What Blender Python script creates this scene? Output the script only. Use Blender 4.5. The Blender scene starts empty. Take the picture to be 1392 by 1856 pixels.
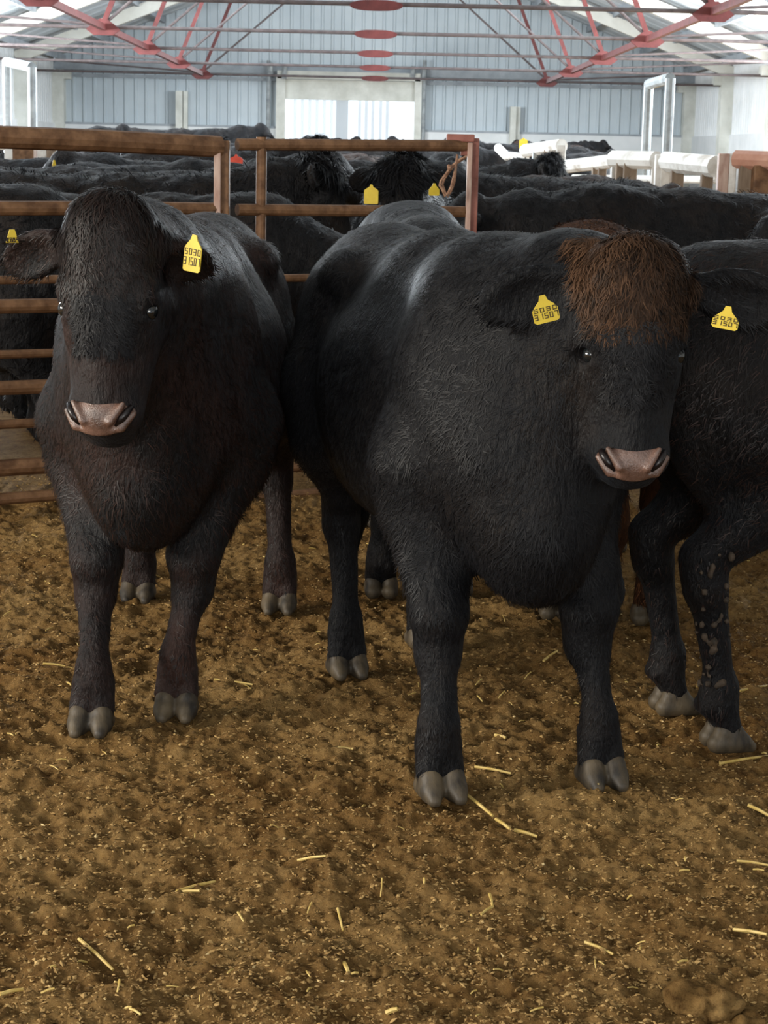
import bpy, math, random
import numpy as np
from math import pi, sin, cos, tan, atan, sqrt, radians
from mathutils import Vector, Matrix, Euler

random.seed(7)
rng = np.random.default_rng(11)
SC = bpy.context.scene
COL = SC.collection

# ------------------------------------------------------------------ camera
CAM_H, FPX = 1.55, 3400.0
YAW, PITCH, ROLL = -atan(33 / 3400), atan(647 / 3400), 0.022
cam_data = bpy.data.cameras.new('camera')
cam = bpy.data.objects.new('camera', cam_data)
COL.objects.link(cam)
cam_data.sensor_fit = 'HORIZONTAL'
cam_data.sensor_width = 36.0
cam_data.lens = FPX / 1392 * 36.0
cam_data.clip_end = 300
CM = Matrix.Rotation(YAW, 3, 'Z') @ Matrix.Rotation(pi / 2 - PITCH, 3, 'X') @ Matrix.Rotation(ROLL, 3, 'Z')
cam.matrix_world = Matrix.Translation((0, 0, CAM_H)) @ CM.to_4x4()
cam_data.dof.use_dof = True
cam_data.dof.focus_distance = 4.6
cam_data.dof.aperture_fstop = 26
SC.camera = cam


def P(x, y, d=None, z=None):
    """world point seen at pixel (x, y), at distance d along the hall or at height z"""
    r = CM @ Vector(((x - 696) / FPX, -(y - 928) / FPX, -1))
    t = d / r.y if d is not None else (z - CAM_H) / r.z
    return Vector((r.x * t, r.y * t, CAM_H + r.z * t))


# ------------------------------------------------------------------ world, lights, exposure
world = bpy.data.worlds.new('world')
SC.world = world
world.use_nodes = True
bg = world.node_tree.nodes['Background']
bg.inputs[0].default_value = (0.80, 0.90, 1.0, 1)
bg.inputs[1].default_value = 2.0


def area(name, loc, target, size, size_y, power, col):
    l = bpy.data.lights.new(name, 'AREA')
    l.shape = 'RECTANGLE'; l.size = size; l.size_y = size_y
    l.energy = power; l.color = col
    o = bpy.data.objects.new(name, l)
    COL.objects.link(o)
    o.location = loc
    o.rotation_euler = (Vector(target) - Vector(loc)).to_track_quat('-Z', 'Y').to_euler()
    return o


# daylight from the open side of the shed, left of and above the camera
area('side_opening_light', (-8.0, 1.6, 2.9), (0.2, 3.9, 0.2), 4.6, 2.0, 980, (1.0, 0.94, 0.84))
area('front_opening_light', (0.5, -9.0, 3.6), (0.2, 6, 0.2), 7, 3.4, 520, (1.0, 0.94, 0.85))
# added fill lamps along the closed eaves, brightening roof underside and end wall
for sx in (-1, 1):
    area('eave_fill_light', (sx * 8.8, 31, 3.2), (0, 31, 3.3), 20.0, 1.0, 5600, (0.86, 0.94, 1.0))
# added fill lamps below the unbroken roof sheets, brightening the far hall
for yy in (16, 30, 44):
    for sx in (-1, 1):
        area('roof_fill_light', (sx * 3.4, yy, 5.2), (sx * 3.4, yy, 0), 1.6, 6.0, 150, (0.86, 0.94, 1.0))
area('end_door_light', (-0.3, 54.2, 2.9), (-0.3, 30, 1.5), 3.2, 1.6, 300, (0.9, 0.95, 1.0))

SC.view_settings.view_transform = 'Standard'
SC.view_settings.look = 'None'
SC.view_settings.exposure = 0.0
SC.view_settings.gamma = 1.0
SC.view_settings.use_curve_mapping = False
SC.cycles.use_denoising = True
SC.cycles.max_bounces = 6
SC.cycles.diffuse_bounces = 3
SC.cycles.glossy_bounces = 2
SC.cycles.caustics_reflective = False
SC.cycles.caustics_refractive = False
SC.cycles.sample_clamp_indirect = 6


# ------------------------------------------------------------------ helpers
def tag(o, label=None, cat=None, group=None, kind=None):
    if label: o['label'] = label
    if cat: o['category'] = cat
    if group: o['group'] = group
    if kind: o['kind'] = kind
    return o


def empty(name, loc=(0, 0, 0), rz=0.0):
    o = bpy.data.objects.new(name, None)
    COL.objects.link(o)
    o.location = loc
    o.rotation_euler = (0, 0, rz)
    o.empty_display_size = 0.2
    return o


def np_mesh(name, V, faces_flat, sizes, smooth=True):
    me = bpy.data.meshes.new(name)
    V = np.asarray(V, dtype=np.float32)
    me.vertices.add(len(V))
    me.vertices.foreach_set('co', V.ravel())
    sizes = np.asarray(sizes, dtype=np.int32)
    me.loops.add(int(sizes.sum()))
    me.loops.foreach_set('vertex_index', np.asarray(faces_flat, dtype=np.int32).ravel())
    me.polygons.add(len(sizes))
    me.polygons.foreach_set('loop_start', np.concatenate([[0], np.cumsum(sizes)[:-1]]).astype(np.int32))
    me.polygons.foreach_set('loop_total', sizes)
    me.polygons.foreach_set('use_smooth', np.full(len(sizes), smooth))
    me.update(calc_edges=True)
    return me


def link(name, me, m=None, parent=None):
    o = bpy.data.objects.new(name, me)
    COL.objects.link(o)
    if m is not None and not me.materials:
        me.materials.append(m)
    if parent is not None:
        o.parent = parent
    return o


class MB:
    """collects simple shapes into one mesh"""
    def __init__(self):
        self.v = []; self.f = []

    def add(self, vs, fs):
        n = len(self.v)
        self.v += [tuple(v) for v in vs]
        self.f += [tuple(i + n for i in f) for f in fs]
        return self

    def box(self, c, s, rot=None):
        c = Vector(c); hx, hy, hz = s[0] / 2, s[1] / 2, s[2] / 2
        R = rot if rot is not None else Matrix.Identity(3)
        vs = [c + R @ Vector((x * hx, y * hy, z * hz)) for x in (-1, 1) for y in (-1, 1) for z in (-1, 1)]
        return self.add(vs, [(0, 1, 3, 2), (4, 6, 7, 5), (0, 4, 5, 1), (2, 3, 7, 6), (0, 2, 6, 4), (1, 5, 7, 3)])

    def bar(self, a, b, w, h, up=(0, 0, 1)):
        a = Vector(a); b = Vector(b); d = (b - a)
        L = d.length; d.normalize()
        u = Vector(up)
        s = d.cross(u)
        if s.length < 1e-4: s = d.cross(Vector((0, 1, 0)))
        s.normalize(); t = s.cross(d)
        R = Matrix((d, s, t)).transposed()
        return self.box((a + b) / 2, (L, w, h), R)

    def tube(self, pts, r, n=10, cap=True, close=False):
        pts = [Vector(p) for p in pts]
        rs = r if isinstance(r, (list, tuple)) else [r] * len(pts)
        rings = []; up = None
        for i, p in enumerate(pts):
            d = (pts[min(i + 1, len(pts) - 1)] - pts[max(i - 1, 0)]).normalized()
            if up is None:
                up = Vector((0, 0, 1)) if abs(d.z) < 0.9 else Vector((0, 1, 0))
            s = d.cross(up).normalized(); up = s.cross(d).normalized()
            rings.append([p + (s * cos(2 * pi * k / n) + up * sin(2 * pi * k / n)) * rs[i] for k in range(n)])
        vs = [v for ring in rings for v in ring]
        fs = []
        for i in range(len(pts) - 1):
            for k in range(n):
                fs.append((i * n + k, i * n + (k + 1) % n, (i + 1) * n + (k + 1) % n, (i + 1) * n + k))
        if cap:
            fs.append(tuple(range(n))[::-1]); fs.append(tuple((len(pts) - 1) * n + k for k in range(n)))
        return self.add(vs, fs)

    def build(self, name, m, parent=None, bevel=0, smooth=False):
        me = bpy.data.meshes.new(name)
        me.from_pydata(self.v, [], self.f)
        if smooth:
            me.polygons.foreach_set('use_smooth', [True] * len(me.polygons))
        me.update()
        o = link(name, me, m, parent)
        if bevel:
            b = o.modifiers.new('bevel', 'BEVEL'); b.width = bevel; b.segments = 2
            b.limit_method = 'ANGLE'
        return o


# value noise in numpy
class Noise:
    def __init__(self, seed):
        self.t = np.random.default_rng(seed).random(4096).astype(np.float32)

    def h(self, *ix):
        n = 0
        for k, i in enumerate(ix):
            n = n + i.astype(np.int64) * (73856093, 19349663, 83492791)[k]
        n = (n ^ (n >> 13)) * 60493
        return self.t[(n ^ (n >> 7)) & 4095]

    def n2(self, x, y):
        xi = np.floor(x); yi = np.floor(y); fx = x - xi; fy = y - yi
        fx = fx * fx * (3 - 2 * fx); fy = fy * fy * (3 - 2 * fy)
        a = self.h(xi, yi); b = self.h(xi + 1, yi); c = self.h(xi, yi + 1); d = self.h(xi + 1, yi + 1)
        return (a * (1 - fx) + b * fx) * (1 - fy) + (c * (1 - fx) + d * fx) * fy

    def n3(self, x, y, z):
        xi = np.floor(x); yi = np.floor(y); zi = np.floor(z)
        f = [x - xi, y - yi, z - zi]; f = [q * q * (3 - 2 * q) for q in f]
        r = 0
        for i in (0, 1):
            for j in (0, 1):
                for k in (0, 1):
                    w = (f[0] if i else 1 - f[0]) * (f[1] if j else 1 - f[1]) * (f[2] if k else 1 - f[2])
                    r = r + w * self.h(xi + i, yi + j, zi + k)
        return r

    def f2(self, x, y, o=4):
        r = 0; a = 1; s = 0
        for k in range(o):
            r = r + a * self.n2(x * 2 ** k + 17 * k, y * 2 ** k + 5 * k); s += a; a *= .5
        return r / s


NZ = Noise(3)


# ------------------------------------------------------------------ materials
def new_mat(name):
    m = bpy.data.materials.new(name)
    m.use_nodes = True
    nt = m.node_tree
    return m, nt, nt.nodes['Principled BSDF'], nt.nodes, nt.links


def ramp(nt, stops):
    r = nt.nodes.new('ShaderNodeValToRGB')
    e = r.color_ramp.elements
    while len(e) < len(stops): e.new(0.5)
    for i, (p, c) in enumerate(stops):
        e[i].position = p
        e[i].color = (*c, 1)
    return r


def noise_node(nt, scale, detail=4, rough=.55, vec=None, stretch=None):
    n = nt.nodes.new('ShaderNodeTexNoise')
    n.inputs['Scale'].default_value = scale
    n.inputs['Detail'].default_value = detail
    n.inputs['Roughness'].default_value = rough
    tc = nt.nodes.new('ShaderNodeTexCoord')
    mp = nt.nodes.new('ShaderNodeMapping')
    nt.links.new(tc.outputs['Object'], mp.inputs[0])
    if stretch: mp.inputs['Scale'].default_value = stretch
    nt.links.new(mp.outputs[0], n.inputs['Vector'])
    return n


def bump(nt, height, strength, dist, bsdf):
    b = nt.nodes.new('ShaderNodeBump')
    b.inputs['Strength'].default_value = strength
    b.inputs['Distance'].default_value = dist
    nt.links.new(height, b.inputs['Height'])
    nt.links.new(b.outputs[0], bsdf.inputs['Normal'])
    return b


def mat_noise(name, c1, c2, scale=5, rough=.6, spec=.4, bumpd=0.0, bscale=60, metal=0, stretch=None, lo=.35, hi=.65, detail=5):
    m, nt, b, N, L = new_mat(name)
    n = noise_node(nt, scale, detail, .6, stretch=stretch)
    r = ramp(nt, [(lo, c1), (hi, c2)])
    L.new(n.outputs['Fac'], r.inputs[0])
    L.new(r.outputs[0], b.inputs['Base Color'])
    b.inputs['Roughness'].default_value = rough
    b.inputs['Specular IOR Level'].default_value = spec
    b.inputs['Metallic'].default_value = metal
    if bumpd:
        n2 = noise_node(nt, bscale, 4, .6, stretch=stretch)
        bump(nt, n2.outputs['Fac'], .8, bumpd, b)
    return m


def coat_mat(name, base, brown, amount, sheen=.03, rough=.56, spec=.22):
    """short black hide: fine streaky bump, brown bloom in patches"""
    m, nt, b, N, L = new_mat(name)
    n = noise_node(nt, 2.6, 5, .6)
    r = ramp(nt, [(.62 - amount * .4, base), (.80 - amount * .2, brown)])
    L.new(n.outputs['Fac'], r.inputs[0])
    L.new(r.outputs[0], b.inputs['Base Color'])
    b.inputs['Roughness'].default_value = rough
    b.inputs['Specular IOR Level'].default_value = spec
    b.inputs['Sheen Weight'].default_value = sheen
    b.inputs['Sheen Roughness'].default_value = .45
    b.inputs['Sheen Tint'].default_value = (.75, .85, 1, 1)
    f = noise_node(nt, 95, 4, .65, stretch=(1, 1, .3))
    g = noise_node(nt, 16, 4, .6, stretch=(1, 1, .6))
    mx = nt.nodes.new('ShaderNodeMath'); mx.operation = 'ADD'
    L.new(f.outputs['Fac'], mx.inputs[0]); 
    ml = nt.nodes.new('ShaderNodeMath'); ml.operation = 'MULTIPLY'; ml.inputs[1].default_value = 2.2
    L.new(g.outputs['Fac'], ml.inputs[0]); L.new(ml.outputs[0], mx.inputs[1])
    bump(nt, mx.outputs[0], .8, .010, b)
    return m


def hair_mat(name, c1, c2, rough=.5, sheen=.0, spec=.24):
    m, nt, b, N, L = new_mat(name)
    at = N.new('ShaderNodeAttribute'); at.attribute_name = 'tone'
    r = ramp(nt, [(0, c1), (1, c2)])
    L.new(at.outputs['Fac'], r.inputs[0])
    L.new(r.outputs[0], b.inputs['Base Color'])
    b.inputs['Roughness'].default_value = rough
    b.inputs['Specular IOR Level'].default_value = spec
    b.inputs['Sheen Weight'].default_value = sheen
    return m


M = {}
M['black_coat'] = coat_mat('black_coat', (.0045, .0045, .0055), (.012, .008, .006), .25, spec=.17)
M['rusty_coat'] = coat_mat('rusty_coat', (.0055, .005, .0055), (.030, .013, .009), .5)
M['brown_coat'] = coat_mat('brown_coat', (.010, .007, .006), (.050, .024, .014), .6)
M['umber_coat'] = coat_mat('umber_coat', (.020, .011, .008), (.10, .045, .024), .8, sheen=0, rough=.8, spec=.06)
M['far_coat'] = coat_mat('far_coat', (.0065, .0065, .0075), (.020, .014, .011), .4, sheen=.03, spec=.14)
M['black_hair'] = hair_mat('black_hair', (.0035, .0035, .0045), (.012, .0115, .013), spec=.17)
M['rusty_hair'] = hair_mat('rusty_hair', (.0045, .004, .004), (.032, .015, .011))
M['ginger_hair'] = hair_mat('ginger_hair', (.007, .005, .004), (.100, .051, .027), rough=.6, spec=.14)
M['brown_hair'] = hair_mat('brown_hair', (.030, .016, .010), (.20, .082, .036), rough=.8, spec=.05)
M['eye'] = mat_noise('eye', (.004, .005, .006), (.010, .012, .013), 8, rough=.04, spec=.9)
M['nose'] = mat_noise('nose', (.060, .030, .020), (.17, .095, .070), 22, rough=.2, spec=.75, bumpd=.0022, bscale=240)
M['nostril'] = mat_noise('nostril', (.006, .004, .004), (.012, .008, .008), 30, rough=.3)
M['hoof'] = mat_noise('hoof', (.022, .018, .014), (.110, .082, .048), 18, rough=.55, spec=.4, bumpd=.002, bscale=60, stretch=(1, 1, .4))
M['mud'] = mat_noise('mud', (.030, .022, .015), (.075, .052, .034), 40, rough=.8, bumpd=.003)
M['tag_yellow'] = mat_noise('tag_yellow', (.62, .43, .03), (.80, .60, .05), 20, rough=.4, lo=.2, hi=.8)
M['tag_red'] = mat_noise('tag_red', (.55, .045, .02), (.70, .07, .03), 20, rough=.45)
M['tag_ink'] = mat_noise('tag_ink', (.03, .018, .006), (.07, .04, .01), 20, rough=.6)
M['rust_rail'] = mat_noise('rust_rail', (.10, .045, .018), (.24, .125, .060), 14, rough=.65, spec=.4, bumpd=.002, bscale=80)
M['red_oxide'] = mat_noise('red_oxide', (.20, .065, .045), (.33, .13, .10), 9, rough=.6, bumpd=.002, bscale=60)
M['worn_post'] = mat_noise('worn_post', (.30, .15, .11), (.55, .40, .33), 18, rough=.5, stretch=(1, 1, .25))
M['pink_pipe'] = mat_noise('pink_pipe', (.50, .24, .17), (.66, .38, .28), 5, rough=.5)
M['white_pipe'] = mat_noise('white_pipe', (.42, .36, .30), (.80, .78, .74), 4, rough=.55, lo=.3, hi=.55)
M['grey_pipe'] = mat_noise('grey_pipe', (.22, .24, .25), (.42, .45, .46), 5, rough=.5)
M['timber'] = mat_noise('timber', (.13, .085, .055), (.34, .26, .19), 8, rough=.8, stretch=(1, 1, .2))
M['truss_red'] = mat_noise('truss_red', (.075, .012, .011), (.13, .026, .023), 6, rough=.6)
M['truss_rod'] = mat_noise('truss_rod', (.060, .046, .046), (.11, .085, .082), 6, rough=.6)
M['rafter'] = mat_noise('rafter', (.66, .64, .57), (.80, .78, .71), 1.5, rough=.8)
M['roof_sheet'] = mat_noise('roof_sheet', (.48, .53, .57), (.72, .76, .79), .9, rough=.8)
M['dado'] = mat_noise('dado', (.74, .76, .76), (.86, .87, .87), 1.2, rough=.8)
M['column'] = mat_noise('column', (.60, .60, .54), (.78, .78, .72), 2, rough=.8)
M['purlin'] = mat_noise('purlin', (.30, .33, .36), (.42, .45, .48), 3, rough=.7)
M['twine'] = mat_noise('twine', (.20, .10, .06), (.42, .25, .16), 60, rough=.8)
M['straw'] = mat_noise('straw', (.48, .32, .07), (.68, .50, .18), 30, rough=.55)


def sheet_mat():
    m, nt, b, N, L = new_mat('wall_sheet')
    n = noise_node(nt, .35, 4, .6)
    r = ramp(nt, [(.3, (.46, .52, .56)), (.7, (.62, .68, .71))])
    L.new(n.outputs['Fac'], r.inputs[0])
    L.new(r.outputs[0], b.inputs['Base Color'])
    b.inputs['Roughness'].default_value = .55
    return m


M['wall_sheet'] = sheet_mat()


def ground_mat():
    m, nt, b, N, L = new_mat('bedding')
    big = noise_node(nt, 1.3, 4, .6)
    mid = noise_node(nt, 14, 6, .65)
    r1 = ramp(nt, [(.22, (.150, .086, .034)), (.44, (.355, .220, .082)), (.72, (.53, .350, .145))])
    L.new(mid.outputs['Fac'], r1.inputs[0])
    spk = noise_node(nt, 48, 8, .8)
    r3 = ramp(nt, [(.36, (.42, .37, .34)), (.50, (1, 1, 1)), (.72, (1.25, 1.2, 1.1))])
    L.new(spk.outputs['Fac'], r3.inputs[0])
    r2 = ramp(nt, [(.32, (.66, .56, .48)), (.62, (1.05, 1.02, 1.0))])
    L.new(big.outputs['Fac'], r2.inputs[0])
    mx = N.new('ShaderNodeMix'); mx.data_type = 'RGBA'; mx.blend_type = 'MULTIPLY'
    mx.inputs[0].default_value = 1
    L.new(r1.outputs[0], mx.inputs[6]); L.new(r2.outputs[0], mx.inputs[7])
    mx2 = N.new('ShaderNodeMix'); mx2.data_type = 'RGBA'; mx2.blend_type = 'MULTIPLY'
    mx2.inputs[0].default_value = 1
    L.new(mx.outputs[2], mx2.inputs[6]); L.new(r3.outputs[0], mx2.inputs[7])
    L.new(mx2.outputs[2], b.inputs['Base Color'])
    b.inputs['Roughness'].default_value = .8
    b.inputs['Specular IOR Level'].default_value = .06
    f = noise_node(nt, 55, 8, .75)
    bump(nt, f.outputs['Fac'], 1.0, .030, b)
    return m


def glow_sheet():
    m, nt, b, N, L = new_mat('translucent_sheet')
    b.inputs['Base Color'].default_value = (.80, .82, .82, 1)
    b.inputs['Roughness'].default_value = .6
    tr = N.new('ShaderNodeBsdfTranslucent'); tr.inputs[0].default_value = (.80, .82, .84, 1)
    mx = N.new('ShaderNodeMixShader'); mx.inputs[0].default_value = .55
    out = [q for q in N if q.type == 'OUTPUT_MATERIAL'][0]
    L.new(b.outputs[0], mx.inputs[1]); L.new(tr.outputs[0], mx.inputs[2]); L.new(mx.outputs[0], out.inputs['Surface'])
    return m


M['translucent_sheet'] = glow_sheet()
M['bedding'] = ground_mat()


def flake_mat():
    m, nt, b, N, L = new_mat('chaff')
    at = N.new('ShaderNodeAttribute'); at.attribute_name = 'tone'
    r = ramp(nt, [(0, (.08, .045, .018)), (.40, (.29, .178, .066)), (.85, (.50, .330, .135)), (1, (.66, .50, .25))])
    L.new(at.outputs['Fac'], r.inputs[0])
    L.new(r.outputs[0], b.inputs['Base Color'])
    b.inputs['Roughness'].default_value = .8
    b.inputs['Specular IOR Level'].default_value = .12
    return m


M['chaff'] = flake_mat()


# ------------------------------------------------------------------ signed distance sculpting
class Sculpt:
    def __init__(self, lo, hi, h):
        self.lo = np.array(lo, float); self.h = h
        self.n = (np.ceil((np.array(hi) - self.lo) / h)).astype(int) + 1
        self.D = np.full(self.n, .5, dtype=np.float32)

    def _sub(self, lo, hi):
        i0 = np.maximum(np.floor((np.array(lo) - self.lo) / self.h).astype(int), 0)
        i1 = np.minimum(np.ceil((np.array(hi) - self.lo) / self.h).astype(int) + 1, self.n)
        if np.any(i1 <= i0): return None, None
        ax = [(self.lo[k] + self.h * np.arange(i0[k], i1[k])).astype(np.float32) for k in range(3)]
        X = ax[0][:, None, None]; Y = ax[1][None, :, None]; Z = ax[2][None, None, :]
        return tuple(slice(i0[k], i1[k]) for k in range(3)), (X, Y, Z)

    def _apply(self, sl, d, k, op):
        A = self.D[sl]
        if op == 'sub':
            d = -d
            hh = np.clip(.5 - .5 * (A - d) / k, 0, 1)
            self.D[sl] = A * (1 - hh) + d * hh + k * hh * (1 - hh)
        else:
            hh = np.clip(.5 + .5 * (A - d) / k, 0, 1)
            self.D[sl] = A * (1 - hh) + d * hh - k * hh * (1 - hh)

    def cone(self, a, b, r1, r2, k=.05, op='add', flat=None):
        """tapered capsule; flat=(direction, factor) squashes it across a direction"""
        a = np.array(a, float); b = np.array(b, float)
        m = max(r1, r2) * (1.6 if flat is not None else 1) + k * 1.2
        sl, g = self._sub(np.minimum(a, b) - m, np.maximum(a, b) + m)
        if sl is None: return
        ab = b - a; L2 = max(float(ab @ ab), 1e-9)
        px, py, pz = g[0] - a[0], g[1] - a[1], g[2] - a[2]
        t = np.clip((px * ab[0] + py * ab[1] + pz * ab[2]) / L2, 0, 1)
        qx, qy, qz = px - t * ab[0], py - t * ab[1], pz - t * ab[2]
        d2 = qx * qx + qy * qy + qz * qz
        if flat is not None:
            n = np.array(flat[0], float); n /= np.linalg.norm(n)
            c = qx * n[0] + qy * n[1] + qz * n[2]
            d2 = d2 + c * c * (flat[1] ** 2 - 1)
        d = np.sqrt(d2) - (r1 + (r2 - r1) * t)
        self._apply(sl, d.astype(np.float32), k, op)

    def ell(self, c, r, R=None, k=.05, op='add'):
        c = np.array(c, float); r = np.array(r, float)
        m = max(r) + k * 1.2
        sl, g = self._sub(c - m, c + m)
        if sl is None: return
        R = np.eye(3) if R is None else np.array(R, float)   # columns: axes
        p = [g[i] - c[i] for i in range(3)]
        q = [(p[0] * R[0, j] + p[1] * R[1, j] + p[2] * R[2, j]) / r[j] for j in range(3)]
        k0 = np.sqrt(q[0] ** 2 + q[1] ** 2 + q[2] ** 2) + 1e-6
        k1 = np.sqrt((q[0] / r[0]) ** 2 + (q[1] / r[1]) ** 2 + (q[2] / r[2]) ** 2) + 1e-6
        self._apply(sl, (k0 * (k0 - 1) / k1).astype(np.float32), k, op)

    def mesh(self, smooth=2):
        D = self.D
        s = D < 0
        n = np.array(D.shape)
        c = [s[i:n[0] - 1 + i, j:n[1] - 1 + j, k:n[2] - 1 + k] for i in (0, 1) for j in (0, 1) for k in (0, 1)]
        tot = sum(q.astype(np.int8) for q in c)
        act = (tot > 0) & (tot < 8)
        idx = -np.ones(act.shape, dtype=np.int64)
        I = np.argwhere(act)
        idx[act] = np.arange(len(I))
        acc = np.zeros((len(I), 3)); cnt = np.zeros(len(I))
        corner = {}
        for i in (0, 1):
            for j in (0, 1):
                for k in (0, 1):
                    corner[(i, j, k)] = D[I[:, 0] + i, I[:, 1] + j, I[:, 2] + k]
        for ax in range(3):
            for u in (0, 1):
                for v in (0, 1):
                    a = [u, v]; a.insert(ax, 0); b = [u, v]; b.insert(ax, 1)
                    da, db = corner[tuple(a)], corner[tuple(b)]
                    x = (da < 0) != (db < 0)
                    t = np.where(x, da / np.where(x, da - db, 1), 0)
                    p = np.tile(np.array(a, float), (len(I), 1)); p[:, ax] += t
                    acc[x] += p[x]; cnt[x] += 1
        V = (I + acc / cnt[:, None]) * self.h + self.lo
        quads = []
        for ax in range(3):
            o1, o2 = [a for a in range(3) if a != ax]
            sl0 = [slice(1, n[k] - 1) for k in range(3)]; sl1 = list(sl0)
            sl0[ax] = slice(0, n[ax] - 1); sl1[ax] = slice(1, n[ax])
            A = s[tuple(sl0)]; B = s[tuple(sl1)]
            E = np.argwhere(A != B)
            if not len(E): continue
            base = E.copy(); base[:, o1] += 1; base[:, o2] += 1
            flip = A[E[:, 0], E[:, 1], E[:, 2]]

            def cell(du, dv):
                q = base.copy(); q[:, o1] -= du; q[:, o2] -= dv
                return idx[q[:, 0], q[:, 1], q[:, 2]]
            q = np.stack([cell(1, 1), cell(0, 1), cell(0, 0), cell(1, 0)], 1)
            if ax == 1: flip = ~flip
            q[~flip] = q[~flip][:, ::-1]
            quads.append(q)
        Q = np.concatenate(quads)
        Q = Q[(Q >= 0).all(1)]
        for _ in range(smooth):
            S = np.zeros_like(V); C = np.zeros(len(V))
            for e in range(4):
                a, b = Q[:, e], Q[:, (e + 1) % 4]
                for k in range(3):
                    S[:, k] += np.bincount(a, V[b, k], len(V)) + np.bincount(b, V[a, k], len(V))
                C += np.bincount(a, minlength=len(V)) + np.bincount(b, minlength=len(V))
            V = V * .4 + .6 * S / np.maximum(C, 1)[:, None]
        return V, Q


def vnormals(V, Q):
    fn = np.cross(V[Q[:, 2]] - V[Q[:, 0]], V[Q[:, 3]] - V[Q[:, 1]])
    N = np.zeros_like(V)
    for e in range(4):
        for k in range(3):
            N[:, k] += np.bincount(Q[:, e], fn[:, k], len(V))
    return N / (np.linalg.norm(N, axis=1, keepdims=True) + 1e-12), np.linalg.norm(fn, axis=1) / 2


# ------------------------------------------------------------------ cattle
def unit(v):
    v = np.array(v, float); return v / np.linalg.norm(v)


def head_axes(f, n):
    f = unit(f); n = np.array(n, float); n = unit(n - f * (n @ f)); s = np.cross(n, f)   # s: animal's left when f down, n forward
    return f, n, s


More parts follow.
